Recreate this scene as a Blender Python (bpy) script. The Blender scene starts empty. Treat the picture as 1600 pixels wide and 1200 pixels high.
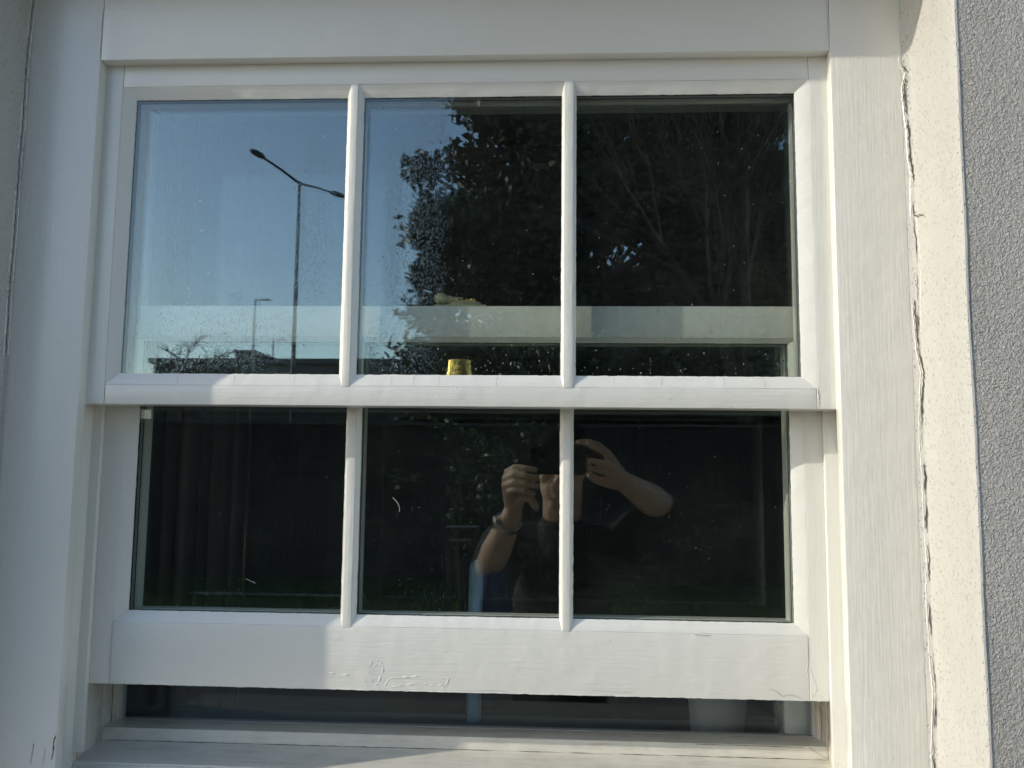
import bpy, bmesh, math, random
import numpy as np
from mathutils import Vector, Matrix, noise
R = math.radians
random.seed(7)
S = bpy.context.scene
COL = S.collection

# ------------------------------------------------------------------ camera
cd = bpy.data.cameras.new('camera'); cam = bpy.data.objects.new('camera', cd); COL.objects.link(cam)
YAW, PITCH, ROLL, FPX = R(2.740), R(5.689), R(0.617), 1242.3
fw = Vector((-math.sin(YAW)*math.cos(PITCH), math.cos(YAW)*math.cos(PITCH), math.sin(PITCH)))
rt = Vector((math.cos(YAW), math.sin(YAW), 0)); up = rt.cross(fw)
r2 = rt*math.cos(ROLL)+up*math.sin(ROLL); u2 = -rt*math.sin(ROLL)+up*math.cos(ROLL)
M = Matrix((r2, u2, -fw)).transposed().to_4x4(); M.translation = Vector((0, -0.9, 0))
cam.matrix_world = M
cd.sensor_fit = 'HORIZONTAL'; cd.sensor_width = 36; cd.lens = 36*FPX/1600
cd.clip_start = 0.01; cd.clip_end = 3000
S.camera = cam

# ------------------------------------------------------------------ world, sun, exposure
TO_SUN = Vector((-0.868, -0.292, 0.402)).normalized()
W = bpy.data.worlds.new('World'); S.world = W; W.use_nodes = True
nt = W.node_tree; bg = nt.nodes['Background']
sky = nt.nodes.new('ShaderNodeTexSky'); sky.sky_type = 'NISHITA'; sky.sun_disc = False
sky.sun_elevation = math.asin(TO_SUN.z)
sky.sun_rotation = math.atan2(TO_SUN.x, TO_SUN.y)
sky.air_density = 1.0; sky.dust_density = 1.0; sky.ozone_density = 1.6
nt.links.new(sky.outputs[0], bg.inputs[0]); bg.inputs[1].default_value = 0.15
sl = bpy.data.lights.new('sun', 'SUN'); sl.energy = 2.0; sl.angle = R(0.53); sl.color = (1.0, 0.945, 0.83)
sun = bpy.data.objects.new('sun', sl); COL.objects.link(sun)
sun.rotation_euler = (-TO_SUN).to_track_quat('-Z', 'Y').to_euler(); sun.location = TO_SUN*50
S.view_settings.view_transform = 'Standard'; S.view_settings.look = 'None'
S.view_settings.exposure = 0.66; S.view_settings.gamma = 1.0
S.cycles.transparent_max_bounces = 40; S.cycles.max_bounces = 10; S.cycles.transmission_bounces = 10
S.cycles.glossy_bounces = 5; S.cycles.diffuse_bounces = 4
S.cycles.use_denoising = True
S.cycles.sample_clamp_indirect = 4.0

# ------------------------------------------------------------------ helpers
def tag(o, label=None, cat=None, group=None, kind=None):
    if label: o['label'] = label
    if cat: o['category'] = cat
    if group: o['group'] = group
    if kind: o['kind'] = kind
    return o
def empty(name, loc=(0, 0, 0)):
    o = bpy.data.objects.new(name, None); o.empty_display_size = 0.1; COL.objects.link(o); o.location = loc
    return o
def link(name, me, mats, parent=None, smooth=False):
    if not isinstance(mats, (list, tuple)): mats = [mats]
    for m in mats: me.materials.append(m)
    o = bpy.data.objects.new(name, me); COL.objects.link(o)
    if parent is not None:
        o.parent = parent
        o.matrix_parent_inverse = Matrix.Translation(-WLOC.get(parent.name, Vector((0, 0, 0))))
    if smooth:
        me.polygons.foreach_set('use_smooth', [True]*len(me.polygons))
    return o
WLOC = {}
def thing(name, label, cat, loc=(0, 0, 0), group=None):
    o = empty(name, loc); WLOC[o.name] = Vector(loc); tag(o, label, cat, group); return o
class MB:
    """mesh collector"""
    def __init__(s): s.v = []; s.f = []; s.m = []
    def add(s, vs, fs, m=0):
        n = len(s.v); s.v += [tuple(v) for v in vs]
        s.f += [tuple(n+i for i in f) for f in fs]; s.m += [m]*len(fs)
    def box(s, x0, x1, y0, y1, z0, z1, m=0):
        vs = [(x, y, z) for x in (x0, x1) for y in (y0, y1) for z in (z0, z1)]
        s.add(vs, [(0, 1, 3, 2), (4, 6, 7, 5), (0, 4, 5, 1), (2, 3, 7, 6), (0, 2, 6, 4), (1, 5, 7, 3)], m)
    def bm(s, bm, m=0):
        bm.verts.index_update()
        s.add([v.co.copy() for v in bm.verts], [[v.index for v in f.verts] for f in bm.faces], m); bm.free()
    def wood(s, x0, x1, y0, y1, z0, z1, m=0, bev=0.0012, step=0.012, amp=0.00016, seed=0.0):
        """a painted timber: bevelled, cut along its length, very slightly uneven"""
        bm = bmesh.new(); bmesh.ops.create_cube(bm, size=1)
        for v in bm.verts:
            v.co = Vector(((x0+x1)/2+v.co.x*(x1-x0), (y0+y1)/2+v.co.y*(y1-y0), (z0+z1)/2+v.co.z*(z1-z0)))
        bmesh.ops.bevel(bm, geom=bm.edges[:], offset=bev, segments=2, affect='EDGES', profile=0.6)
        L = [x1-x0, y1-y0, z1-z0]; a = L.index(max(L)); n = max(2, int(L[a]/step)); lo = (x0, y0, z0)[a]
        nrm = Vector((0, 0, 0)); nrm[a] = 1
        for i in range(1, n):
            c = Vector((0, 0, 0)); c[a] = lo+L[a]*i/n
            bmesh.ops.bisect_plane(bm, geom=bm.verts[:]+bm.edges[:]+bm.faces[:], plane_co=c, plane_no=nrm, dist=1e-6)
        for v in bm.verts:
            p = v.co*28+Vector((seed, seed*1.7, 3.1))
            q = v.co*110+Vector((seed, 7.7, 3.1))
            v.co += noise.noise_vector(p)*amp+noise.noise_vector(q)*amp*0.45
        s.bm(bm, m)
    def tube(s, pts, rad, seg=8, m=0, caps=True):
        pts = [Vector(p) for p in pts]; n = len(pts)
        if not isinstance(rad, (list, tuple)): rad = [rad]*n
        base = len(s.v); prev = None; vs = []; fs = []
        for i, p in enumerate(pts):
            d = (pts[min(i+1, n-1)]-pts[max(i-1, 0)]).normalized()
            a = prev if prev is not None and abs(prev.dot(d)) < 0.95 else (Vector((0, 0, 1)) if abs(d.z) < 0.9 else Vector((1, 0, 0)))
            e1 = (a-d*a.dot(d)).normalized(); e2 = d.cross(e1); prev = e1
            for k in range(seg):
                t = 2*math.pi*k/seg; vs.append(p+(e1*math.cos(t)+e2*math.sin(t))*rad[i])
        for i in range(n-1):
            for k in range(seg):
                k2 = (k+1) % seg
                fs.append((i*seg+k, i*seg+k2, (i+1)*seg+k2, (i+1)*seg+k))
        if caps:
            fs.append(tuple(range(seg))[::-1]); fs.append(tuple((n-1)*seg+k for k in range(seg)))
        s.add(vs, fs, m)
    def lathe(s, prof, c, seg=32, m=0, sx=1, sy=1):
        vs = []; fs = []; n = len(prof)
        for r, z in prof:
            for k in range(seg):
                t = 2*math.pi*k/seg; vs.append((c[0]+r*sx*math.cos(t), c[1]+r*sy*math.sin(t), c[2]+z))
        for i in range(n-1):
            for k in range(seg):
                k2 = (k+1) % seg; fs.append((i*seg+k, i*seg+k2, (i+1)*seg+k2, (i+1)*seg+k))
        fs.append(tuple(range(seg))[::-1]); fs.append(tuple((n-1)*seg+k for k in range(seg)))
        s.add(vs, fs, m)
    def mesh(s, name):
        me = bpy.data.meshes.new(name); me.from_pydata(s.v, [], s.f)
        me.polygons.foreach_set('material_index', s.m); me.update(); return me
    def build(s, name, mats, parent=None, smooth=False):
        o = link(name, s.mesh(name), mats, parent)
        if smooth: sm(o)
        return o
def sm(o, ang=22):
    me = o.data; me.polygons.foreach_set('use_smooth', [True]*len(me.polygons))
    bm = bmesh.new(); bm.from_mesh(me); a = R(ang)
    for e in bm.edges:
        if len(e.link_faces) == 2 and e.calc_face_angle(0) > a: e.smooth = False
    bm.to_mesh(me); bm.free()

# ------------------------------------------------------------------ materials
class NM:
    def __init__(s, name):
        s.m = bpy.data.materials.new(name); s.m.use_nodes = True; s.t = s.m.node_tree; s.t.nodes.clear()
        s.out = s.n('OutputMaterial')
    def n(s, ty, **kw):
        nd = s.t.nodes.new('ShaderNode'+ty)
        for k, v in kw.items():
            if k.startswith('_'): setattr(nd, k[1:], v)
            else: nd.inputs[k].default_value = v
        return nd
    def l(s, a, b): s.t.links.new(a, b)
    def coord(s, sc=(1, 1, 1), rot=(0, 0, 0), loc=(0, 0, 0)):
        g = s.n('NewGeometry'); mp = s.n('Mapping'); mp.inputs['Scale'].default_value = sc
        mp.inputs['Rotation'].default_value = rot; mp.inputs['Location'].default_value = loc
        s.l(g.outputs['Position'], mp.inputs['Vector']); return mp.outputs[0]
    def noise(s, vec, scale, detail=3, rough=0.55, dist=0.0):
        nd = s.n('TexNoise'); nd.inputs['Scale'].default_value = scale; nd.inputs['Detail'].default_value = detail
        nd.inputs['Roughness'].default_value = rough; nd.inputs['Distortion'].default_value = dist
        s.l(vec, nd.inputs['Vector']); return nd.outputs['Fac']
    def vor(s, vec, scale, rnd=1.0, feature='F1'):
        nd = s.n('TexVoronoi'); nd.feature = feature; nd.inputs['Scale'].default_value = scale
        nd.inputs['Randomness'].default_value = rnd; s.l(vec, nd.inputs['Vector']); return nd.outputs['Distance']
    def math(s, op, a, b=None, clamp=False):
        nd = s.n('Math'); nd.operation = op; nd.use_clamp = clamp
        for i, x in enumerate((a, b)):
            if x is None: continue
            if isinstance(x, (int, float)): nd.inputs[i].default_value = x
            else: s.l(x, nd.inputs[i])
        return nd.outputs[0]
    def ramp(s, fac, stops):
        nd = s.n('ValToRGB'); e = nd.color_ramp.elements
        while len(e) < len(stops): e.new(0.5)
        for i, (p, c) in enumerate(stops):
            e[i].position = p; e[i].color = (*c, 1) if isinstance(c, tuple) else (c, c, c, 1)
        s.l(fac, nd.inputs[0]); return nd.outputs[0]
    def mixc(s, fac, a, b):
        nd = s.n('Mix'); nd.data_type = 'RGBA'
        for sock, x in ((nd.inputs[0], fac), (nd.inputs[6], a), (nd.inputs[7], b)):
            if isinstance(x, (int, float)): sock.default_value = x
            elif isinstance(x, tuple): sock.default_value = (*x, 1)
            else: s.l(x, sock)
        return nd.outputs[2]
    def bump(s, h, dist, strength=1.0, normal=None):
        nd = s.n('Bump'); nd.inputs['Strength'].default_value = strength; nd.inputs['Distance'].default_value = dist
        s.l(h, nd.inputs['Height'])
        if normal is not None: s.l(normal, nd.inputs['Normal'])
        return nd.outputs[0]
    def pbr(s, base, rough=0.5, normal=None, metal=0.0, spec=0.5, coat=0.0, coat_r=0.1):
        b = s.n('BsdfPrincipled')
        for sock, x in ((b.inputs['Base Color'], base), (b.inputs['Roughness'], rough)):
            if isinstance(x, (int, float)): sock.default_value = x
            elif isinstance(x, tuple): sock.default_value = (*x, 1)
            else: s.l(x, sock)
        b.inputs['Metallic'].default_value = metal; b.inputs['Specular IOR Level'].default_value = spec
        b.inputs['Coat Weight'].default_value = coat; b.inputs['Coat Roughness'].default_value = coat_r
        if normal is not None: s.l(normal, b.inputs['Normal'])
        s.l(b.outputs[0], s.out.inputs[0]); return b

def paint(name, axis, base=(0.735, 0.73, 0.672), rough=0.32, weather=0.0):
    m = NM(name)
    lo, hi = 9, 330
    sc = [hi, hi, hi]; sc[axis] = lo*1.6
    strokes = m.noise(m.coord(tuple(sc)), 1.0, 3, 0.6, 0.4)
    g = m.noise(m.coord((1, 1, 1)), 34, 2, 0.5)           # gentle thick-paint unevenness
    fine = m.noise(m.coord((1, 1, 1)), 900, 2, 0.6)
    blob = m.vor(m.coord((1, 1, 1)), 62)
    pim = m.math('SUBTRACT', 1.0, m.math('DIVIDE', blob, 0.10, True))   # sparse nibs under the paint
    sel = m.math('GREATER_THAN', m.noise(m.coord((1, 1, 1), loc=(3, 5, 1)), 17, 1), 0.56)
    pim = m.math('MULTIPLY', pim, sel)
    n1 = m.bump(strokes, 0.0006, 0.8)
    n2 = m.bump(g, 0.0024, 0.6, n1)
    n3 = m.bump(fine, 0.00007, 0.7, n2)
    n4 = m.bump(pim, 0.0006, 0.6, n3)
    tone = m.noise(m.coord((1, 1, 1)), 7, 4, 0.6)
    col = m.mixc(m.math('MULTIPLY', tone, 0.22), base, (base[0]*0.86, base[1]*0.86, base[2]*0.80))
    # grime specks, a few
    sp = m.math('LESS_THAN', m.vor(m.coord((1, 1, 1), loc=(1.3, 2, 0)), 95), 0.055)
    sp = m.math('MULTIPLY', sp, m.math('GREATER_THAN', m.noise(m.coord((1, 1, 1), loc=(9, 0, 0)), 23, 1), 0.60))
    col = m.mixc(m.math('MULTIPLY', sp, 0.55), col, (0.20, 0.17, 0.13))
    if weather:
        sc2 = [160, 160, 160]; sc2[axis] = 9
        w = m.ramp(m.noise(m.coord(tuple(sc2)), 1.0, 6, 0.75, 0.6), [(0.40, 0.0), (0.66, 1.0)])
        w2 = m.ramp(m.noise(m.coord((1, 1, 1)), 26, 5, 0.7), [(0.40, 0.15), (0.62, 1.0)])
        w3 = m.math('MULTIPLY', m.math('MULTIPLY', w, w2), weather)
        col = m.mixc(w3, col, (0.27, 0.22, 0.155))
        n4 = m.bump(m.math('MULTIPLY', w3, -1.0), 0.0006, 0.7, n4)
    rr = m.math('ADD', m.math('MULTIPLY', g, 0.22), rough-0.08)
    m.pbr(col, rr, n4, spec=0.5, coat=0.8, coat_r=0.24)
    return m.m
PH = paint('gloss_paint_across', 0); PV = paint('gloss_paint_upright', 2)
PWH = paint('weathered_paint_across', 0, base=(0.70, 0.675, 0.59), weather=0.38, rough=0.5); PWV = paint('weathered_paint_upright', 2, base=(0.66, 0.63, 0.56), weather=0.95, rough=0.55)
def simple(name, col, rough=0.5, metal=0.0, nz=None, spec=0.5):
    m = NM(name)
    if nz:
        f = m.noise(m.coord(), nz[0], 4, 0.6); c = m.mixc(f, col, nz[1]); nb = m.bump(f, nz[2], 0.6) if len(nz) > 2 else None
        m.pbr(c, rough, nb, metal, spec)
    else: m.pbr(col, rough, None, metal, spec)
    return m.m
CRACK = simple('crack_dark', (0.13, 0.11, 0.085), 0.9, nz=(300, (0.035, 0.028, 0.02)))
SEAL = simple('black_glazing_seal', (0.018, 0.02, 0.02), 0.6, nz=(300, (0.05, 0.055, 0.05), 0.0004))
def m_spacer():
    m = NM('perforated_spacer')
    v = m.vor(m.coord((1, 1, 1)), 310, 0.1)
    hole = m.math('LESS_THAN', v, 0.37)
    c = m.mixc(hole, (0.46, 0.50, 0.49), (0.02, 0.025, 0.025))
    m.pbr(c, 0.42, None, 0.55); return m.m
SPACER = m_spacer()
def m_brass(name, tarn):
    m = NM(name)
    f = m.noise(m.coord(), 240, 5, 0.7); f2 = m.noise(m.coord(), 60, 3, 0.6)
    c = m.mixc(m.math('MULTIPLY', m.ramp(f, [(0.42, 0.0), (0.6, 1.0)]), tarn), (0.80, 0.56, 0.16), (0.16, 0.11, 0.03))
    m.pbr(c, m.math('ADD', m.math('MULTIPLY', f2, 0.2), 0.16), m.bump(f, 0.0004, 0.6), 1.0); return m.m
BRASS = m_brass('polished_brass', 0.8); BRASS2 = simple('dulled_brass', (0.62, 0.57, 0.36), 0.42, 0.15, nz=(160, (0.40, 0.36, 0.20), 0.0006))
def m_glass(name, F0, tint, dirt, ripple=0.0, mist=None, seed=0.0):
    """thin clear sheet: mirror reflection by angle plus clear view, with a film of dust and dried drops"""
    m = NM(name)
    g = m.n('NewGeometry')
    dt = m.n('VectorMath'); dt.operation = 'DOT_PRODUCT'
    m.l(g.outputs['Normal'], dt.inputs[0]); m.l(g.outputs['Incoming'], dt.inputs[1])
    c = m.math('ABSOLUTE', dt.outputs['Value']); oc = m.math('SUBTRACT', 1.0, c, True)
    fr = m.math('ADD', m.math('MULTIPLY', m.math('POWER', oc, 5.0), 0.55), F0, True)
    tr = m.n('BsdfTransparent'); tr.inputs[0].default_value = (*tint, 1)
    gl = m.n('BsdfGlossy'); gl.inputs['Roughness'].default_value = 0.0; gl.inputs[0].default_value = (0.84, 0.97, 1.0, 1)
    nrm = None
    if ripple:
        nrm = m.bump(m.noise(m.coord((1, 1, 1), loc=(seed, 0, 0)), 5, 1, 0.4), 0.0006*ripple, 1.0)
    if mist:
        # a patch of condensation: beads that bend the reflection, with a mask round given centres
        acc = None
        for (cx, cz, rx, rz) in mist:
            pos = m.n('Mapping'); pos.inputs['Location'].default_value = (-cx/rx, 0, -cz/rz); pos.inputs['Scale'].default_value = (1/rx, 0, 1/rz)
            m.l(g.outputs['Position'], pos.inputs['Vector'])
            ln = m.n('VectorMath'); ln.operation = 'LENGTH'; m.l(pos.outputs[0], ln.inputs[0])
            a = m.math('SUBTRACT', 1.0, ln.outputs['Value'], True)
            acc = a if acc is None else m.math('MAXIMUM', acc, a)
        rag = m.noise(m.coord((1, 1, 0.45)), 38, 4, 0.65)
        msk = m.ramp(m.math('MULTIPLY', m.math('ADD', acc, 0.25), m.math('MULTIPLY', rag, 1.9)), [(0.36, 0.0), (0.85, 1.0)])
        msk = m.math('MULTIPLY', msk, m.math('MULTIPLY', acc, 2.2, True))
        d = m.vor(m.coord((1, 1, 0.75)), 340); bead = m.math('SUBTRACT', 1.0, m.math('DIVIDE', d, 0.42, True))
        bead = m.math('MULTIPLY', bead, msk)
        nrm = m.bump(bead, 0.0005, 0.55, nrm)
    if nrm is not None: m.l(nrm, gl.inputs['Normal'])
    mx = m.n('MixShader'); m.l(fr, mx.inputs[0]); m.l(tr.outputs[0], mx.inputs[1]); m.l(gl.outputs[0], mx.inputs[2])
    last = mx.outputs[0]
    if dirt:
        sc = m.noise(m.coord((1, 1, 1), loc=(seed, 1, 2)), 9, 4, 0.7)
        rot = m.noise(m.coord((30, 30, 260), rot=(0, R(35), 0)), 1.0, 4, 0.7, 0.8)
        spk = m.math('LESS_THAN', m.vor(m.coord((1, 1, 1), loc=(seed, 0, 4)), 150), 0.075)
        spk = m.math('MULTIPLY', spk, m.math('GREATER_THAN', m.noise(m.coord((1, 1, 1), loc=(0, seed, 0)), 20, 2), 0.53))
        film = m.math('MULTIPLY', m.math('MULTIPLY', m.ramp(sc, [(0.35, 0.15), (0.75, 1.0)]), m.ramp(rot, [(0.35, 0.3), (0.75, 1.0)])), dirt)
        fac = m.math('ADD', film, m.math('MULTIPLY', spk, 0.28), True)
        if mist: fac = m.math('ADD', fac, m.math('MULTIPLY', bead, 0.035), True)
        df = m.n('BsdfDiffuse'); df.inputs[0].default_value = (0.55, 0.57, 0.52, 1)
        m2 = m.n('MixShader'); m.l(fac, m2.inputs[0]); m.l(last, m2.inputs[1]); m.l(df.outputs[0], m2.inputs[2]); last = m2.outputs[0]
    m.l(last, m.out.inputs[0]); return m.m
TINT = (0.988, 0.998, 0.984)
G_UP = m_glass('upper_pane_glass', 0.078, TINT, 0.017, 0.35, mist=[(-0.165, 0.30, 0.055, 0.26), (-0.40, 0.155, 0.17, 0.06), (-0.17, 0.14, 0.06, 0.09), (-0.455, 0.27, 0.04, 0.25), (-0.285, 0.30, 0.03, 0.20)], seed=2.0)
G_LO = m_glass('lower_pane_glass', 0.043, TINT, 0.0045, 0.35, seed=6.0)
G_IN = m_glass('inner_skin_glass', 0.040, TINT, 0.0, 0.0)
G_IU = m_glass('upper_inner_skin_glass', 0.078, TINT, 0.0, 0.0)
G_SEC = m_glass('secondary_glass', 0.028, (0.93, 0.96, 0.97), 0.05, 0.5, seed=9.0)
WATER = NM('water'); _g = WATER.n('BsdfGlass'); _g.inputs['IOR'].default_value = 1.33; _g.inputs['Roughness'].default_value = 0.02
WATER.l(_g.outputs[0], WATER.out.inputs[0]); WATER = WATER.m
def m_reveal():
    m = NM('cream_reveal_plaster')
    a = m.noise(m.coord(), 520, 3, 0.6); b = m.noise(m.coord((1, 1, 0.5)), 22, 3, 0.5)
    pit = m.math('SUBTRACT', 1.0, m.math('DIVIDE', m.vor(m.coord((1, 1, 0.6)), 300), 0.34, True))
    pit = m.math('MULTIPLY', pit, m.math('GREATER_THAN', m.noise(m.coord(), 130, 2), 0.42))
    n = m.bump(b, 0.008, 0.6); n = m.bump(a, 0.0007, 0.9, n); n = m.bump(m.math('MULTIPLY', pit, -1.0), 0.0009, 0.9, n)
    c = m.mixc(m.math('MULTIPLY', m.noise(m.coord((1, 1, 0.3)), 14, 4), 0.4), (0.50, 0.495, 0.455), (0.45, 0.435, 0.39))
    c = m.mixc(m.math('MULTIPLY', pit, 0.42), c, (0.26, 0.22, 0.15))
    m.pbr(c, 0.6, n, spec=0.4); return m.m
REVEAL = m_reveal()
def m_render():
    m = NM('grey_textured_render')
    v = m.coord()
    a = m.noise(v, 300, 3, 0.55, 0.8); b = m.noise(v, 520, 3, 0.6, 0.5); c = m.noise(v, 40, 2, 0.5)
    big = m.math('SUBTRACT', 1.0, m.math('DIVIDE', m.vor(v, 210), 0.42, True))
    h = m.math('ADD', m.math('MULTIPLY', a, 1.0), m.math('MULTIPLY', b, 0.35)); h = m.math('ADD', h, m.math('MULTIPLY', big, 0.12))
    n = m.bump(c, 0.003, 0.5); n = m.bump(h, 0.0046, 1.0, n)
    st = m.noise(m.coord((1, 1, 0.25)), 11, 5, 0.65)
    col = m.mixc(a, (0.42, 0.405, 0.37), (0.61, 0.59, 0.54))
    col = m.mixc(m.math('MULTIPLY', m.ramp(st, [(0.45, 0.0), (0.75, 1.0)]), 0.30), col, (0.27, 0.25, 0.22))
    m.pbr(col, 0.75, n, spec=0.3); return m.m
RENDER = m_render()

# ------------------------------------------------------------------ window: numbers in metres, y = depth into the house
XL, XR = -0.5494, 0.3242        # inner edges of the outside lining
ZT = 0.4834                     # underside of the head lining
PXL, PXR = -0.5612, 0.3375      # pulley stiles
WXL, WXR = -0.6444, 0.4154      # masonry opening
ZB = -0.42
win = thing('sash_window', 'white painted double-hung sash window with peeling paint set in the grey rendered wall', 'window', (-0.1, 0, -0.36))

def ribbon(mb, pts, w, m, nrm=(0, -1, 0), jit=0.0004, off=0.0005, sub=6, gate=False):
    """thin ragged crack lying just proud of a surface"""
    nrm = Vector(nrm); P = []
    for i in range(len(pts)-1):
        a, b = Vector(pts[i]), Vector(pts[i+1])
        for k in range(sub): P.append(a.lerp(b, k/sub))
    P.append(Vector(pts[-1])); n = len(P); vs = []; fs = []
    for i, p in enumerate(P):
        d = (P[min(i+1, n-1)]-P[max(i-1, 0)]).normalized(); s_ = d.cross(nrm).normalized()
        ww = w*(0.30+0.9*abs(noise.noise(p*300)))*(0.25 if i in (0, n-1) else 1)
        if gate: ww *= max(0.06, min(1.35, 0.85+2.4*noise.noise(p*34)+0.6*noise.noise(p*110)))
        j = noise.noise_vector(p*420)*jit; j -= nrm*j.dot(nrm)
        vs += [p+nrm*off+j+s_*ww, p+nrm*off+j-s_*ww]
    for i in range(n-1): fs.append((2*i, 2*i+1, 2*i+3, 2*i+2))
    mb.add(vs, fs, m)
def ridge(mb, pts, r, m, sub=6, even=0.45):
    P = []
    for i in range(len(pts)-1):
        a, b = Vector(pts[i]), Vector(pts[i+1])
        for k in range(sub):
            q = a.lerp(b, k/sub); q += noise.noise_vector(q*260)*0.0006; P.append(q)
    P.append(Vector(pts[-1]))
    mb.tube(P, [r*(even+(1.35-even)*abs(noise.noise(q*170))) for q in P], 6, m, False)

# box frame: outside lining, pulley stiles, head
mb = MB()
LD = 0.016
mb.wood(WXL+0.001, XL, 0, LD, ZB, 0.64, 0, seed=1)                       # left lining
mb.wood(XR, WXR-0.0015, 0, LD, ZB, 0.64, 0, seed=2)                       # right lining
mb.wood(XL+0.0003, XR-0.0003, 0.0004, LD, ZT, 0.64, 1, seed=3)             # head lining
for x0, x1 in ((PXL-0.02, PXL), (PXR, PXR+0.02)):
    mb.wood(x0, x1, LD+0.0005, 0.112, ZB, 0.62, 2 if False else 0, seed=4+x0)
mb.wood(PXL, PXR, LD+0.0005, 0.19, ZT+0.012, ZT+0.03, 1, seed=9)
ribbon(mb, [(XL-0.0006, 0, 0.4840), (XL-0.0006, 0, 0.55)], 0.0003, 3, off=0.0004)
ribbon(mb, [(XR-0.002, 0, 0.4845), (XR-0.0025, 0, 0.56)], 0.0003, 3, off=0.0006)
# shrinkage splits at the foot of the left lining
for pts, w in (([(-0.5530, 0, -0.335), (-0.5515, 0, -0.325), (-0.5519, 0, -0.316), (-0.5500, 0, -0.308)], 0.0010),
               ([(-0.577, 0, -0.340), (-0.5755, 0, -0.326), (-0.5745, 0, -0.318)], 0.0005),
               ([(-0.563, 0, -0.342), (-0.5615, 0, -0.331), (-0.5612, 0, -0.322)], 0.0003)):
    ribbon(mb, pts, w, 3)
frame = mb.build('box_frame', [PV, PH, PWV, CRACK], win, True)
# sheltered parts of the jambs behind the sashes, bare and greyed low down
mb = MB()
for x0, x1 in ((PXL-0.02, PXL+0.0004), (PXR-0.0004, PXR+0.02)):
    mb.wood(x0, x1, 0.061, 0.1122, -0.40, -0.255, 0, seed=31+x0)
    mb.wood(x0, x1, 0.1135, 0.135, -0.40, -0.255, 0, seed=33+x0)
mb.build('bare_jamb', [PWV], win, True)
# moulded inner stop right round, slightly splayed
mb = MB()
def prism(mb, poly, axis, a0, a1, m=0, mit=(0, 0), n=40, amp=0.0002):
    """extrude a 2D section; poly points (u, y) where u is the coordinate across"""
    vs = []; k = len(poly)
    for i in range(n+1):
        t = a0+(a1-a0)*i/n
        for (u, y) in poly:
            v = Vector((t, y, u)) if axis == 0 else Vector((u, y, t))
            v += noise.noise_vector(v*60)*amp
            vs.append(v)
    fs = [tuple(range(k)), tuple(n*k+j for j in range(k))[::-1]]
    for i in range(n):
        for j in range(k): fs.append((i*k+j, i*k+(j+1) % k, (i+1)*k+(j+1) % k, (i+1)*k+j))
    mb.add(vs, fs, m)
prism(mb, [(-0.351, 0.1125), (-0.3365, 0.1150), (-0.3355, 0.1225), (-0.3355, 0.145), (-0.36, 0.145)], 0, PXL+0.0005, PXR-0.0005, 0)
prism(mb, [(PXL, 0.1365), (PXL+0.0045, 0.1375), (PXL+0.0045, 0.160), (PXL-0.01, 0.160)], 2, -0.336, ZT, 1)
prism(mb, [(PXR, 0.1365), (PXR-0.0045, 0.1375), (PXR-0.0045, 0.160), (PXR+0.01, 0.160)], 2, -0.336, ZT, 1)
ribbon(mb, [(-0.555, 0.1127, -0.3508), (-0.3, 0.1127, -0.3508), (0, 0.1127, -0.3508), (0.3355, 0.1127, -0.3508)], 0.0009, 2, off=0.0006, sub=40, jit=0.0006)
ribbon(mb, [(0.3150, 0.1150, -0.3372), (0.3230, 0.1145, -0.3425), (0.3362, 0.1125, -0.3495)], 0.0004, 2, off=0.0012)
ribbon(mb, [(0.29, 0.1150, -0.3372), (0.18, 0.1150, -0.3371), (0.31, 0.1150, -0.3376)], 0.0004, 2, off=0.0012, sub=20)
mb.build('inner_stop', [PWH, PWV, CRACK], win, True)
# parting beads
for x0, x1 in ((PXL-0.001, -0.5496), (0.3226, PXR+0.001)):
    mb = MB(); mb.wood(x0, x1, 0.0520, 0.0595, -0.345, ZT, 0, bev=0.0008, seed=12+x0); mb.build('parting_bead', [PV], win, True)
# sill
mb = MB()
prism(mb, [(-0.3508, 0.113), (-0.3572, 0.056), (-0.3592, 0.0545), (-0.3625, 0.0540), (-0.3660, 0.018), (-0.3700, -0.02), (-0.385, -0.14), (-0.40, -0.145), (-0.42, -0.14), (-0.43, 0.113)], 0, -0.5605, 0.3370, 0, n=90, amp=0.0005)
mb.wood(WXL+0.001, WXR-0.0015, -0.135, 0.111, -0.4315, -0.4205, 0, seed=77)
ribbon(mb, [(-0.54, 0.054, -0.3594), (-0.2, 0.054, -0.3594), (0.33, 0.054, -0.3594)], 0.0003, 1, nrm=(0, -0.6, 0.8), off=0.0012, sub=40)
mb.build('sill', [PWH, CRACK], win, True)
# dead leaf fragment handled below as its own thing

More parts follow.
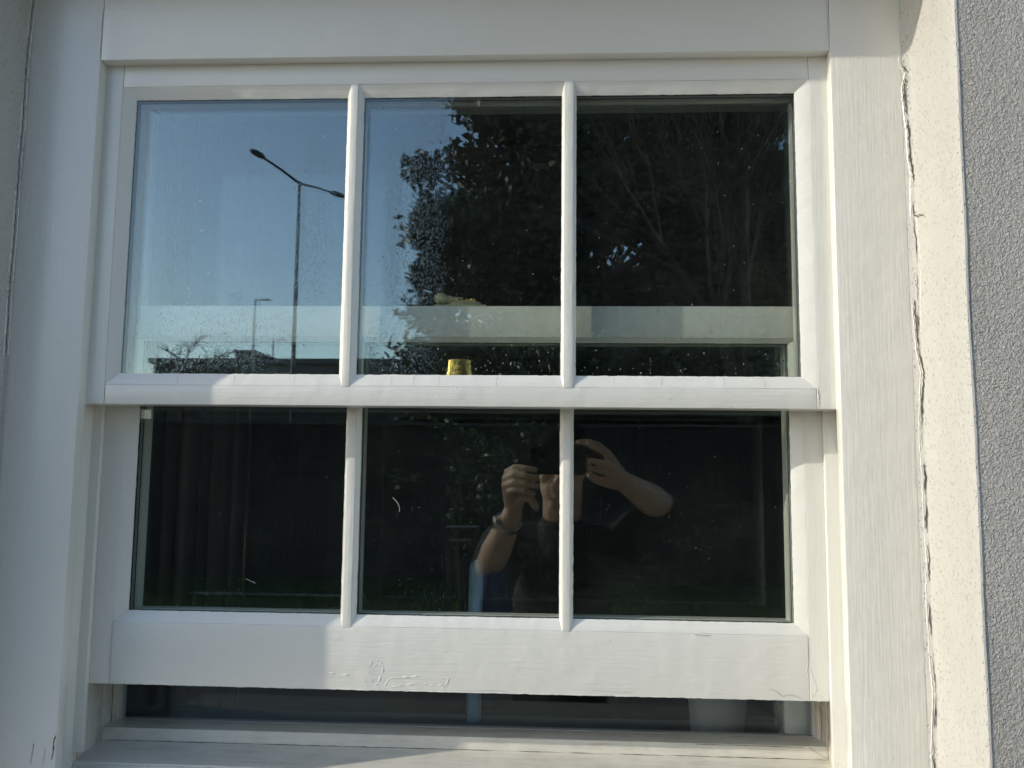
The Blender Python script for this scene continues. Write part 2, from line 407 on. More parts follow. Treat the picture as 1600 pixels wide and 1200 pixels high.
def ragged_putty(mb, o, i, yf, yg, m=0, ms=1, seed=0.0, rag=0.0007):
    """bevelled putty ring between outer rect o and glass rect i = (x0,x1,z0,z1)"""
    def side(a_o, b_o, a_i, b_i):
        L = (Vector(b_i)-Vector(a_i)).length; n = max(6, int(L/0.0035)); vs = []; fs = []
        ao, bo, ai, bi = map(Vector, (a_o, b_o, a_i, b_i))
        inw = (ai-ao); inw = Vector((inw.x, 0, inw.z))
        perp = Vector((0, 0, 1)).cross(Vector((0, 1, 0)))
        dirn = (bi-ai).normalized(); pin = Vector((dirn.z, 0, -dirn.x))
        if pin.dot(inw) < 0: pin = -pin
        for k in range(n+1):
            t = k/n; e = min(1, min(t, 1-t)*30)
            A = ao.lerp(bo, t); B = ai.lerp(bi, t)
            q = B*230+Vector((seed, 0, 0)); q2 = B*50+Vector((seed, 9, 0)); q3 = B*800
            r = (noise.noise(q)*0.6+noise.noise(q2)*0.2+noise.noise(q3)*0.45)*rag*e
            B2 = B+pin*r
            Mid = A.lerp(B2, 0.5)+Vector((0, -0.0006, 0))*(1+noise.noise(A*60))
            Mid += noise.noise_vector(A*90)*0.0002
            A2 = A+Vector((0, 0.0002, 0))
            vs += [A2, Mid, B2, B2+Vector((0, 0.0012, 0)), B+pin*0.0011+Vector((0, 0.0011, 0)), ]
        for k in range(n):
            b = k*5; c = b+5
            for j in (0, 1, 2): fs.append((b+j, c+j, c+j+1, b+j+1))
        mb.add(vs, fs, m)
    x0, x1, z0, z1 = o; a0, a1, c0, c1 = i
    side((x0, yf, z0), (x1, yf, z0), (a0, yg, c0), (a1, yg, c0))
    side((x1, yf, z0), (x1, yf, z1), (a1, yg, c0), (a1, yg, c1))
    side((x1, yf, z1), (x0, yf, z1), (a1, yg, c1), (a0, yg, c1))
    side((x0, yf, z1), (x0, yf, z0), (a0, yg, c1), (a0, yg, c0))

def sash(name, yf, outer, opening, bars, glass_in, depth, unit, meeting, seed, sc=1.0):
    """outer/opening = (x0,x1,z0,z1): opening is the outer line of the putty. bars = list of (f0,f1,g0,g1)"""
    ox0, ox1, oz0, oz1 = outer; px0, px1, pz0, pz1 = opening
    gx0, gx1, gz0, gz1 = glass_in; yg = yf+0.0065; yb = yf+depth
    mb = MB()
    mb.wood(ox0, px0, yf, yb, oz0, oz1, 0, seed=seed)
    mb.wood(px1, ox1, yf, yb, oz0, oz1, 0, seed=seed+1)
    mb.wood(px0+0.0003, px1-0.0003, yf+0.0003, yb-0.0003, oz0, pz0, 1, seed=seed+2)
    mb.wood(px0+0.0003, px1-0.0003, yf+0.0003, yb-0.0003, pz1, oz1, 1, seed=seed+3)
    # lips behind the glass
    y2 = yg+unit+0.001
    mb.box(px0-0.001, gx0-0.001, y2, yb-0.001, pz0, pz1, 0); mb.box(gx1+0.001, px1+0.001, y2, yb-0.001, pz0, pz1, 0)
    mb.box(px0, px1, y2+0.0003, yb-0.0015, pz0-0.001, gz0-0.001, 1); mb.box(px0, px1, y2+0.0003, yb-0.0015, gz1+0.001, pz1+0.001, 1)
    # openings between bars
    edges = [(px0, gx0)]+[(b[0], b[2]) for b in bars]
    lights = []
    xs_f = [px0]; xs_g = [gx0]
    L = []
    prev_f, prev_g = px0, gx0
    for b in bars:
        L.append((prev_f, b[0], prev_g, b[2])); prev_f, prev_g = b[1], b[3]
    L.append((prev_f, px1, prev_g, gx1))
    for k, (f0, f1, g0, g1) in enumerate(L):
        ragged_putty(mb, (f0, f1, pz0, pz1), (g0, g1, gz0, gz1), yf+0.0004, yg, 0 if False else 1, seed=seed*3+k)
        lights.append((g0, g1, gz0, gz1))
    return mb, lights, yg, yb

def finish(mb, name, lights, bars, yf, yg, yb, unit, pz, gm, seed):
    s = mb.build(name, [PV, PH, CRACK], win, True)
    for (f0, f1, g0, g1) in bars:
        b = MB(); b.wood(f0, f1, yf-0.0002, yg+0.0002, pz[0]-0.0012, pz[1]+0.0012, 0, bev=0.0007, seed=seed+f0*9)
        b.box(g0+0.001, g1-0.001, yg+unit+0.001, yb-0.004, pz[0], pz[1], 0)
        b.build('glazing_bar', [PV], s, True)
    for k, (g0, g1, z0, z1) in enumerate(lights):
        e = 0.0035
        gb = MB(); gb.box(g0-e, g1+e, yg+0.0012, yg+0.0052, z0-e, z1+e)
        gb2 = gb.build('glass_pane', [gm], s)
        gi = MB(); yi = yg+unit
        # inner skin a hair out of parallel, as sealed units are
        t = 0.00006*(1 if k % 2 else -1); x0, x1 = g0-e, g1+e
        vs = [(x0, yi-0.004+t, z0-e), (x1, yi-0.004-t, z0-e), (x1, yi-0.004-t*0.4, z1+e), (x0, yi-0.004+t*1.3, z1+e),
              (x0, yi+t, z0-e), (x1, yi-t, z0-e), (x1, yi-t*0.4, z1+e), (x0, yi+t*1.3, z1+e)]
        gi.add(vs, [(0, 1, 2, 3), (7, 6, 5, 4), (0, 4, 5, 1), (1, 5, 6, 2), (2, 6, 7, 3), (3, 7, 4, 0)])
        gi.build('glass_pane', [G_IU if gm is G_UP else G_IN], s)
        sp = MB(); ya, yc = yg+0.0055, yi-0.0045; w = 0.0025; q = 0.0012
        def ring(x0, x1, z0, z1, wd, y0, y1, m):
            sp.box(x0-wd, x0, y0, y1, z0-wd, z1+wd, m); sp.box(x1, x1+wd, y0, y1, z0-wd, z1+wd, m)
            sp.box(x0, x1, y0+0.0001, y1-0.0001, z0-wd, z0, m); sp.box(x0, x1, y0+0.0001, y1-0.0001, z1, z1+wd, m)
        ring(g0-q, g1+q, z0-q, z1+q, 0.006, ya, ya+0.0015, 1)
        ring(g0-q, g1+q, z0-q, z1+q, 0.006, yc-0.0015, yc, 1)
        ring(g0-q-0.0006, g1+q+0.0006, z0-q-0.0006, z1+q+0.0006, 0.005, ya+0.0016, yc-0.0016, 0)
        ring(g0-q+0.0004, g1+q-0.0004, z0-q+0.0004, z1+q-0.0004, 0.004, yg+0.0002, yg+0.0011, 1)   # sealant line at the sight edge
        sp.build('spacer_bar', [SPACER, SEAL], s)
    return s

# ---- upper (outer) sash
k = 1.0033; YU = 0.015; UU = 0.019
ub = [(-0.2430, -0.2342, -0.2484, -0.2280), (0.0155, 0.0262, 0.0125, 0.0300)]
opU = (-0.5275, 0.3035, 0.0880, 0.4560); glU = (-0.5128, 0.2882, 0.1020, 0.4418)
mb, lights, yg, yb = sash('upper_sash', YU, (-0.559, 0.335, 0.0648, 0.494), opU, ub, glU, 0.037, UU, True, 20)
# joint cracks, end-grain splits, putty cracks
ribbon(mb, [(-0.5268, YU, 0.0652), (-0.5265, YU, 0.0725), (-0.5268, YU, 0.084)], 0.0004, 2)
ribbon(mb, [(0.3045, YU, 0.0652), (0.3052, YU, 0.073), (0.3058, YU, 0.080), (0.3040, YU, 0.088)], 0.0006, 2)
for x in (-0.44, -0.372, -0.30, -0.185, -0.158, -0.128, -0.062, 0.075, 0.128, 0.20, 0.245):
    ribbon(mb, [(x, YU+0.0005, 0.0885), (x+random.uniform(-.001, .001), YU+0.003, 0.0945), (x+random.uniform(-.002, .002), YU+0.0055, 0.1005)], 0.00022, 2, nrm=(0, -0.9, 0.4), off=0.0011)
upper = finish(mb, 'upper_sash', lights, ub, YU, yg, yb, UU, (0.0880, 0.4560), G_UP, 21)
upper['label'] = 'upper sash slid down a little, sky reflected in its left pane'
# ---- lower (inner) sash
YL = 0.060; UL = 0.020
lb = [(-0.2454, -0.2352, -0.2495, -0.2300), (0.0160, 0.0252, 0.0125, 0.0292)]
opL = (-0.5255, 0.3010, -0.1952, 0.1530); glL = (-0.5103, 0.2868, -0.1826, 0.1474)
mb, lights, yg, yb = sash('lower_sash', YL, (-0.5600, 0.3365, -0.2680, 0.1920), opL, lb, glL, 0.044, UL, False, 40)
# blister, lifted paint and cracks along the bottom rail
y = YL
loop = [(-0.2028+0.0075*math.cos(t)*(1 if t < 3.2 else .8)+0.002*math.sin(t), y-0.0002, -0.2480+0.0145*math.sin(t)) for t in [i*math.pi/9 for i in range(19)]]
yb_ = y+0.0006
def low(pts, r_, n_=8): ridge(mb, [(p[0], y+r_*0.52, p[2]) for p in pts], r_*0.72, 1, n_, 0.55)
low(loop, 0.0017, 4)
low([(q[0]+(-0.2028-q[0])*0.40, q[1], q[2]+(-0.248-q[2])*0.30) for q in loop[2:16]], 0.0012, 4)
low([(-0.2085, y, -0.2345), (-0.2120, y, -0.243), (-0.2095, y, -0.254), (-0.2035, y, -0.263)], 0.0011)
low([(-0.262, y, -0.249), (-0.253, y, -0.2502), (-0.245, y, -0.2515), (-0.236, y, -0.2508), (-0.228, y, -0.2515), (-0.2175, y, -0.256), (-0.213, y, -0.264)], 0.0013, 14)
low([(-0.192, y, -0.262), (-0.186, y, -0.2535), (-0.170, y, -0.2525), (-0.160, y, -0.2518), (-0.152, y, -0.2498), (-0.142, y, -0.2512), (-0.130, y, -0.2518), (-0.1165, y, -0.2525), (-0.1190, y, -0.2585), (-0.1215, y, -0.266)], 0.0015, 14)
low([(-0.186, y, -0.2645), (-0.165, y, -0.2605), (-0.150, y, -0.2595), (-0.133, y, -0.2610), (-0.122, y, -0.2600)], 0.0012, 14)
low([(-0.206, y, -0.2635), (-0.198, y, -0.2650), (-0.188, y, -0.2645)], 0.0016)
low([(-0.110, y, -0.2655), (-0.08, y, -0.2648), (-0.05, y, -0.2650)], 0.0010, 14)
ribbon(mb, [(-0.186, y, -0.2549), (-0.160, y, -0.2532)], 0.00012, 2, off=0.0008)
ribbon(mb, [(-0.120, y, -0.2585), (-0.1225, y, -0.266)], 0.0002, 2, off=0.0009)
for pts, w in (([(-0.5258, y, -0.2675), (-0.5262, y, -0.2500), (-0.5266, y, -0.232), (-0.5260, y, -0.208), (-0.5262, y, -0.197)], 0.00035),
               ([(0.2545, y, -0.2555), (0.262, y, -0.2578), (0.270, y, -0.2640), (0.2765, y, -0.2615), (0.285, y, -0.2630), (0.2915, y, -0.2660)], 0.0005),
               ([(0.3015, y, -0.196), (0.3010, y, -0.2150), (0.3012, y, -0.2300), (0.3060, y, -0.2440), (0.3095, y, -0.2550), (0.3040, y, -0.2640)], 0.00035),
               ([(-0.110, y, -0.2655), (-0.08, y, -0.2648), (-0.05, y, -0.2650)], 0.0002), ([(0.17, y, -0.1965), (0.178, y, -0.1972), (0.19, y, -0.1968)], 0.0005),
               ([(0.05, y, -0.262), (0.075, y, -0.2635), (0.10, y, -0.2630)], 0.00025)):
    ribbon(mb, pts, w*0.7, 2)
ridge(mb, [(0.2985, y, -0.2290), (0.2975, y, -0.2360), (0.2990, y, -0.2410)], 0.0006, 1)
ridge(mb, [(-0.55, y+0.001, -0.2678), (-0.3, y+0.0005, -0.2680), (0.0, y+0.0005, -0.2680), (0.33, y+0.001, -0.2680)], 0.0007, 1, 70)
lower = finish(mb, 'lower_sash', lights, lb, YL, yg, yb, UL, (-0.1952, 0.1530), G_LO, 41)
lower['label'] = 'lower sash raised to leave a gap above the sill'

# ---- brass fittings (sub-parts of the sashes)
mb = MB()
mb.lathe([(0.0160, 0), (0.0162, 0.003), (0.0150, 0.006), (0.0140, 0.018), (0.0136, 0.0195), (0.0100, 0.0205)], (-0.1090, 0.0470, 0.1035), 40, 0, 1, 0.34)
mb.wood(-0.139, -0.079, 0.0430, 0.0515, 0.1010, 0.1040, 0, bev=0.0008, step=0.02)
mb.lathe([(0.0022, 0), (0.0022, 0.0010), (0.0012, 0.0016)], (-0.136, 0.0470, 0.1040), 16, 0)
mb.build('sash_catch', [BRASS], upper, True)
mb = MB()
mb.wood(-0.144, -0.080, 0.068, 0.096, 0.1922, 0.1955, 0, bev=0.001, step=0.03)
mb.lathe([(0.0125, 0), (0.0130, 0.0035), (0.0105, 0.0060), (0.0080, 0.0068)], (-0.108, 0.082, 0.1955), 24, 0, 1.7, 0.9)
mb.lathe([(0.0075, 0), (0.0078, 0.0025), (0.0040, 0.0040)], (-0.112, 0.082, 0.2015), 20, 1, 1.5, 0.9)
mb.lathe([(0.0045, 0), (0.0045, 0.0030), (0.0020, 0.0040)], (-0.098, 0.082, 0.2015), 16, 1)
# the cam arm with its rounded knob
mb.tube([(-0.110, 0.080, 0.2030), (-0.122, 0.078, 0.2035), (-0.130, 0.077, 0.2040)], [0.0035, 0.0038, 0.0050], 12, 0)
prof = [(0.0087*math.sin(a), -0.0072*math.cos(a)) for a in [i*math.pi/10 for i in range(11)]]
mb.lathe([(max(r, 0.0002), z) for r, z in prof], (-0.1365, 0.077, 0.2042), 24, 0, 1.15, 1)
for x in (-0.1405, -0.0835): mb.lathe([(0.0026, 0), (0.0024, 0.0012), (0.0010, 0.0018)], (x, 0.080, 0.1955), 14, 1)
mb.build('sash_fastener', [BRASS2, BRASS], lower, True)

# ---- secondary pane behind, aluminium edge
sec = MB(); sec.box(PXL+0.004, PXR-0.004, 0.1475, 0.1515, -0.3400, ZT)
SILV = simple('aluminium_edge', (0.62, 0.63, 0.62), 0.4, 0.2, nz=(80, (0.5, 0.5, 0.49)))
fr = MB()
fr.box(PXL-0.002, PXL+0.0078, 0.1462, 0.156, -0.3352, ZT, 0); fr.box(PXR-0.0078, PXR+0.002, 0.1462, 0.156, -0.3352, ZT, 0)
fr.box(PXL, PXR, 0.1464, 0.1558, -0.350, -0.3352, 0)
sf = fr.build('secondary_frame', [SILV], win)
sec.build('glass_pane', [G_SEC], sf)

# ---- water drops on the panes
def drops(parent, name, n, region, yface, seed, rmin=0.0003, rmax=0.0011):
    rnd = random.Random(seed); mb = MB()
    prof = [(1.0, 0.0), (0.93, 0.22), (0.72, 0.42), (0.40, 0.54), (0.02, 0.58)]
    for i in range(n):
        x, z = region(rnd); r = rmin+(rmax-rmin)*rnd.random()**3; st = 1+rnd.random()*0.8; seg = 7; vs = []; fs = []
        for (a, h) in prof:
            for k_ in range(seg):
                t = 2*math.pi*k_/seg; vs.append((x+a*r*math.cos(t), yface-h*r*0.8, z+a*r*st*math.sin(t)))
        for j in range(len(prof)-1):
            for k_ in range(seg):
                k2 = (k_+1) % seg; fs.append((j*seg+k_, j*seg+k2, (j+1)*seg+k2, (j+1)*seg+k_))
        fs.append(tuple(range(seg))); fs.append(tuple((len(prof)-1)*seg+k_ for k_ in range(seg))[::-1])
        mb.add(vs, fs)
    o = mb.build(name, [WATER], parent, True); o['kind'] = 'stuff'; return o
def reg_up(r):
    while True:
        t = r.random()
        if t < 0.34: x, z = r.gauss(-0.40, 0.055), 0.104+abs(r.gauss(0, 0.045))
        elif t < 0.52: x, z = r.gauss(-0.155, 0.03), r.uniform(0.103, 0.40)
        elif t < 0.62: x, z = r.gauss(-0.275, 0.018), r.uniform(0.12, 0.42)
        elif t < 0.85: x, z = r.uniform(-0.22, 0.28), 0.103+abs(r.gauss(0, 0.022))
        else: x, z = r.uniform(-0.50, 0.28), r.uniform(0.11, 0.43)
        if -0.508 < x < 0.284 and z < 0.437 and not (-0.25 < x < -0.226) and not (0.011 < x < 0.031): return x, z
drops(upper, 'water_drops', 650, reg_up, YU+0.0065+0.0012, 5)
def reg_lo(r):
    while True:
        t = r.random()
        if t < 0.16: x, z = r.gauss(-0.475, 0.012), r.uniform(-0.16, 0.06)
        elif t < 0.7: x, z = r.gauss(0.0, 0.03), r.gauss(-0.10, 0.06)
        else: x, z = r.uniform(-0.50, 0.28), r.uniform(-0.17, 0.05)
        if -0.505 < x < 0.282 and -0.178 < z < 0.06 and not (-0.251 < x < -0.228) and not (0.0105 < x < 0.031): return x, z
drops(lower, 'water_drops', 230, reg_lo, YL+0.0065+0.0012, 8, 0.0003, 0.0008)
# flecks and smears of white paint left on the panes
FLECK = simple('white_fleck', (0.72, 0.74, 0.72), 0.6, nz=(500, (0.6, 0.62, 0.6)))
def fleck(parent, spots, yface, seed):
    rnd = random.Random(seed); mb = MB()
    for (x, z, a, b, ang) in spots:
        n = 14; vs = []; c, s_ = math.cos(ang), math.sin(ang)
        for i in range(n):
            t = 2*math.pi*i/n; q = 0.6+0.5*rnd.random(); u, v = a*q*math.cos(t), b*q*math.sin(t)
            vs.append((x+u*c-v*s_, yface-0.0002, z+u*s_+v*c))
        vs2 = [(q[0], q[1]+0.0001, q[2]) for q in vs]
        mb.add(vs+vs2, [tuple(range(n)), tuple(range(n, 2*n))[::-1]]+[(i, (i+1) % n, n+(i+1) % n, n+i) for i in range(n)])
    return mb
sp = [(-0.3815, 0.1995, 0.0034, 0.0014, -0.1), (-0.4345, 0.205, 0.0010, 0.0024, 0.5), (-0.4230, 0.277, 0.0012, 0.0010, 0), (-0.412, 0.224, 0.0007, 0.0018, 0.3), (-0.427, 0.314, 0.001, 0.001, 0)]
r_ = random.Random(4)
for i in range(90): sp.append((r_.uniform(-0.505, 0.283), r_.uniform(0.104, 0.43), r_.uniform(0.0002, 0.0006), r_.uniform(0.0002, 0.0007), r_.uniform(0, 3)))
for i in range(80): sp.append((r_.uniform(-0.22, 0.283), 0.104+abs(r_.gauss(0, 0.02)), r_.uniform(0.0002, 0.0005), r_.uniform(0.0003, 0.0010), r_.uniform(-0.4, 0.4)))
fleck(upper, sp, YU+0.0077, 1).build('paint_flecks', [FLECK], upper)['kind'] = 'stuff'
sp = [(r_.uniform(-0.505, 0.283), r_.uniform(-0.178, 0.06), r_.uniform(0.0002, 0.0004), r_.uniform(0.0002, 0.0006), r_.uniform(0, 3)) for i in range(60)]
mbf = fleck(lower, sp, YL+0.0077, 2)
for pts in ([(-0.190, YL+0.0072, -0.043), (-0.184, YL+0.0072, -0.049), (-0.181, YL+0.0072, -0.056), (-0.1815, YL+0.0072, -0.060)], [(-0.367, YL+0.0072, -0.143), (-0.355, YL+0.0072, -0.148)]):
    mbf.tube(pts, 0.00024, 6, 0)
mbf.build('paint_flecks', [FLECK], lower)['kind'] = 'stuff'

# ------------------------------------------------------------------ house wall with its reveal
WY = -0.101; ZL = 0.6135
wall = thing('house_wall', 'grey textured rendered house wall with a smooth cream reveal around the window', 'wall', (0, WY, -1.6))
mb = MB()
def quad(mb, a, b, c, d, m=0): mb.add([a, b, c, d], [(0, 1, 2, 3)], m)
ZG = -1.6; ZHI = 5.0
# front skin round the opening, 100 mm thick
rx = 0.4178
mb.box(rx, 6, WY, 0.25, ZG, ZHI); mb.box(-6, -0.7455, WY, 0.25, ZG, ZHI)
mb.box(-0.7455, rx, WY+0.0002, 0.25, ZL+0.0, ZHI); mb.box(-0.7455, rx, WY+0.0002, 0.113, ZG, -0.432)
mb.build('render', [RENDER], wall)
mb = MB()
# right reveal, with rounded arris, and caulked inner corner
def strip(mb, prof, z0, z1, n, amp, m=0, seed=0):
    vs = []; k_ = len(prof)
    for i in range(n+1):
        z = z0+(z1-z0)*i/n
        for (x, y) in prof:
            q = Vector((0.4, y*0.5, z)); d = noise.noise_vector(q*9+Vector((seed, 0, 0)))*amp+noise.noise_vector(q*70)*amp*0.25; vs.append((x+d.x, y+d.y*0.4, z))
    fs = [(i*k_+j, i*k_+j+1, (i+1)*k_+j+1, (i+1)*k_+j) for i in range(n) for j in range(k_-1)]
    mb.add(vs, fs, m)
strip(mb, [(0.4040, -0.0003), (0.4085, -0.0022), (0.4118, -0.0050), (0.4135, -0.0090), (0.4142, -0.016), (0.4150, -0.035), (0.4142, -0.060), (0.4135, -0.085), (0.4128, -0.0985), (0.4133, -0.1005), (0.4145, -0.1018), (0.4165, -0.1020), (0.4185, -0.1004)], -0.44, ZL, 260, 0.0011)
# left reveal: straight then eased outward
strip(mb, [(-0.6365, -0.0003), (-0.6405, -0.0016), (-0.6430, -0.0050), (-0.6438, -0.012), (-0.6444, -0.03), (-0.6444, -0.0640), (-0.6465, -0.0690), (-0.700, -0.0870), (-0.735, -0.0985), (-0.745, -0.1016), (-0.748, -0.0995)], -0.44, ZL, 200, 0.0009, seed=5)
# lintel soffit
quad(mb, (-0.75, WY, ZL-0.0005), (0.418, WY, ZL-0.0005), (0.418, 0.0, ZL-0.0005), (-0.75, 0.0, ZL-0.0005))
o = mb.build('reveal', [REVEAL], wall, True); 
# cracked paint bead along the frame joints
mb = MB()
ck = [(0.4045, 0.477), (0.4050, 0.462), (0.4095, 0.452), (0.4058, 0.436), (0.4062, 0.418), (0.4085, 0.385), (0.4090, 0.350), (0.4112, 0.330), (0.4100, 0.318), (0.4098, 0.283)]
ck2 = [(0.4100, 0.283), (0.4150, 0.279), (0.4162, 0.262), (0.4165, 0.240)]
ck3 = [(0.4098, 0.283), (0.4112, 0.230), (0.4104, 0.185), (0.4098, 0.150)]
ck4 = [(0.4072, 0.188), (0.4085, 0.160), (0.4095, 0.130), (0.4125, 0.105), (0.4108, 0.075), (0.4090, 0.030), (0.4105, -0.01), (0.4100, -0.06), (0.4112, -0.10), (0.4096, -0.14), (0.4105, -0.20), (0.4120, -0.24), (0.4085, -0.30), (0.4095, -0.36)]
def fil(x):   # y of the caulk fillet at x
    pr_ = [(0.4040, -0.0003), (0.4085, -0.0022), (0.4118, -0.0050), (0.4135, -0.0090), (0.4142, -0.016), (0.4170, -0.028)]
    for (a, b), (c, d) in zip(pr_, pr_[1:]):
        if x <= c: return b+(d-b)*(x-a)/(c-a)
    return -0.028
for c_, w in ((ck, 0.0013), (ck2, 0.0011), (ck3, 0.0006), (ck4, 0.0012)):
    ribbon(mb, [(x, fil(x)-0.0006, z) for x, z in c_], w, 0, nrm=(-0.45, -0.89, 0), jit=0.0013, off=0.0008, sub=10, gate=True)
ck5 = [(-0.6375, 0.56), (-0.6398, 0.50), (-0.6404, 0.46), (-0.6392, 0.41), (-0.6400, 0.36), (-0.6395, 0.28), (-0.6402, 0.20), (-0.6390, 0.12)]
ribbon(mb, [(x, -0.0020, z) for x, z in ck5], 0.0006, 0, nrm=(0.3, -0.95, 0), jit=0.001, off=0.0007, sub=20)
ck6 = [(0.411, 0.0, 0.56), (0.4105, 0, 0.52), (0.4095, 0, 0.49)]
mb.build('caulk_crack', [CRACK], wall)
mb = MB()
for c_, dx, r0 in ((ck, -0.0022, 0.0010), (ck4, -0.0020, 0.0010), (ck3, 0.0022, 0.0008)):
    ridge(mb, [(x+dx, fil(x+dx)-0.0001, z) for x, z in c_], r0, 0, 14)
ridge(mb, [(x-0.0025, -0.0026, z) for x, z in ck5], 0.0012, 0, 20)
ridge(mb, [(x+0.0016, -0.0006, z) for x, z in ck5], 0.0010, 0, 20)
mb.build('caulk_bead', [PV], wall, True)

# ------------------------------------------------------------------ room behind the window
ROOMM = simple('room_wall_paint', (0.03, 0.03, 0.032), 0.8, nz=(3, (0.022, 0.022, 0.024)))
def struct(name, mb, mats): return tag(mb.build(name, mats), kind='structure')
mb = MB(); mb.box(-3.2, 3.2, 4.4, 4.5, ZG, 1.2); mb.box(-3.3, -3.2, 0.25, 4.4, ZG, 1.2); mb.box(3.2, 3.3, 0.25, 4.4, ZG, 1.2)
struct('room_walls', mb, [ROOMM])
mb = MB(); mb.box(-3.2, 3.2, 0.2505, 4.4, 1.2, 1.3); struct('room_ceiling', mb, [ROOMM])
mb = MB(); mb.box(-3.2, 3.2, 0.2505, 4.4, ZG-0.0, ZG+0.02); struct('room_floor', mb, [simple('dark_carpet', (0.05, 0.045, 0.04), 0.9, nz=(40, (0.03, 0.03, 0.028)))])
mb = MB(); mb.wood(-0.62, 0.40, 0.160, 0.325, -0.398, -0.374, 0, seed=70)
tag(mb.build('window_board', [simple('board_paint', (0.22, 0.23, 0.24), 0.45, nz=(30, (0.18, 0.19, 0.2)))], None, True), 'dark shaded ledge inside the room behind the sill', 'ledge')
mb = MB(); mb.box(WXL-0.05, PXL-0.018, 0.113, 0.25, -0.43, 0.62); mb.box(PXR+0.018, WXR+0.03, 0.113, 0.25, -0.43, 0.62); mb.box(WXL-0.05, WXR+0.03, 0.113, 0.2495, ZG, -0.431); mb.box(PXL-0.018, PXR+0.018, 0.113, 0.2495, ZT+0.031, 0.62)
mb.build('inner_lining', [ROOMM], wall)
# pots and bottle on the ledge
CER = simple('pale_glaze', (0.42, 0.41, 0.40), 0.35, nz=(20, (0.36, 0.35, 0.34)))
def pot(loc, r, h, label, mat):
    t = thing('plant_pot', label, 'plant pot', loc, 'pale pots on the inside ledge')
    mb = MB(); mb.lathe([(r*0.80, 0), (r*0.84, 0.004), (r*0.97, h*0.85), (r, h*0.86), (r*1.03, h*0.88), (r*1.03, h), (r*0.94, h), (r*0.90, h*0.9), (0.001, h*0.88)], loc, 40)
    mb.build('pot_body', [mat], t, True)
    mb = MB(); mb.lathe([(r*0.9, h*0.86), (r*0.5, h*0.89), (0.001, h*0.9)], (loc[0], loc[1], loc[2]+0.001), 24); mb.build('soil', [simple('soil', (0.03, 0.025, 0.02), 0.95, nz=(90, (0.05, 0.04, 0.03), 0.004))], t)
pot((0.236, 0.262, -0.3735), 0.043, 0.085, 'larger pale pot on the inside ledge near the right jamb', CER)
pot((0.352, 0.262, -0.3735), 0.036, 0.080, 'smaller pale pot half hidden behind the right jamb', CER)
BL = simple('pale_blue_glaze', (0.25, 0.38, 0.45), 0.35, nz=(60, (0.20, 0.32, 0.40)))
t = thing('candle_holder', 'slim pale blue candle standing on the dark inside ledge', 'candle', (-0.1075, 0.295, -0.3735))
mb = MB(); mb.lathe([(0.0105, 0), (0.0105, 0.20), (0.0100, 0.215), (0.0085, 0.224), (0.004, 0.230), (0.0005, 0.231)], (-0.1075, 0.295, -0.3735), 28); mb.build('candle', [BL], t, True)
mb = MB(); mb.tube([(-0.1075, 0.295, -0.143), (-0.107, 0.295, -0.136)], 0.0007, 6); mb.build('wick', [CRACK], t)
# curtain drawn to the left inside
mb = MB(); vs = []; fs = []; n = 90
for i in range(n+1):
    x = -0.80+0.30*i/n; yy = 0.42+0.018*math.sin(i*0.75)+0.008*math.sin(i*0.31+1)
    vs += [(x, yy, -1.3), (x+0.004*math.sin(i), yy+0.004, 1.0)]
for i in range(n): fs.append((2*i, 2*i+2, 2*i+3, 2*i+1))
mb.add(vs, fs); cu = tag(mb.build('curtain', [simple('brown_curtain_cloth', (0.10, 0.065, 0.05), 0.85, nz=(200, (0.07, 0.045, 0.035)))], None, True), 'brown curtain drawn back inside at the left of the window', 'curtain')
md = cu.modifiers.new('thick', 'SOLIDIFY'); md.thickness = 0.003
# dry leaf scrap on the sill
mb = MB(); vs = [(0.222, 0.035, -0.3640), (0.228, 0.040, -0.3615), (0.236, 0.043, -0.3610), (0.243, 0.038, -0.3635), (0.240, 0.030, -0.3645), (0.230, 0.028, -0.3650), (0.233, 0.036, -0.3600)]
mb.add(vs, [(6, 0, 1), (6, 1, 2), (6, 2, 3), (6, 3, 4), (6, 4, 5), (6, 5, 0)])
lf = tag(mb.build('dry_leaf', [simple('dry_leaf_brown', (0.30, 0.20, 0.09), 0.8, nz=(200, (0.2, 0.12, 0.05)))]), 'small curled brown dead leaf lying on the white sill', 'leaf')
md = lf.modifiers.new('thick', 'SOLIDIFY'); md.thickness = 0.0006

# ------------------------------------------------------------------ garden that the panes reflect
def m_ground(name, c1, c2, sc, bump):
    m = NM(name); v = m.coord(); a = m.noise(v, sc, 5, 0.65); b = m.noise(v, 0.35, 3, 0.5)
    c = m.mixc(a, c1, c2); c = m.mixc(m.math('MULTIPLY', b, 0.35), c, tuple(q*0.6 for q in c1))
    m.pbr(c, 0.9, m.bump(a, bump, 0.8), spec=0.2); return m.m
mb = MB(); mb.box(-900, 900, -1500, 300, ZG-0.4, ZG-0.004); struct('ground', mb, [m_ground('asphalt', (0.05, 0.05, 0.05), (0.075, 0.072, 0.07), 60, 0.01)])
mb = MB(); mb.box(-6.5, 6.5, -4.6, WY-0.002, ZG-0.1, ZG+0.0); struct('patio', mb, [m_ground('paving', (0.27, 0.26, 0.24), (0.36, 0.345, 0.32), 30, 0.004)])
mb = MB(); mb.box(-9.4, 9.4, -9.7, -4.604, ZG-0.1, ZG+0.02); o = struct('lawn', mb, [m_ground('lawn_soil', (0.035, 0.06, 0.02), (0.05, 0.085, 0.03), 80, 0.02)])
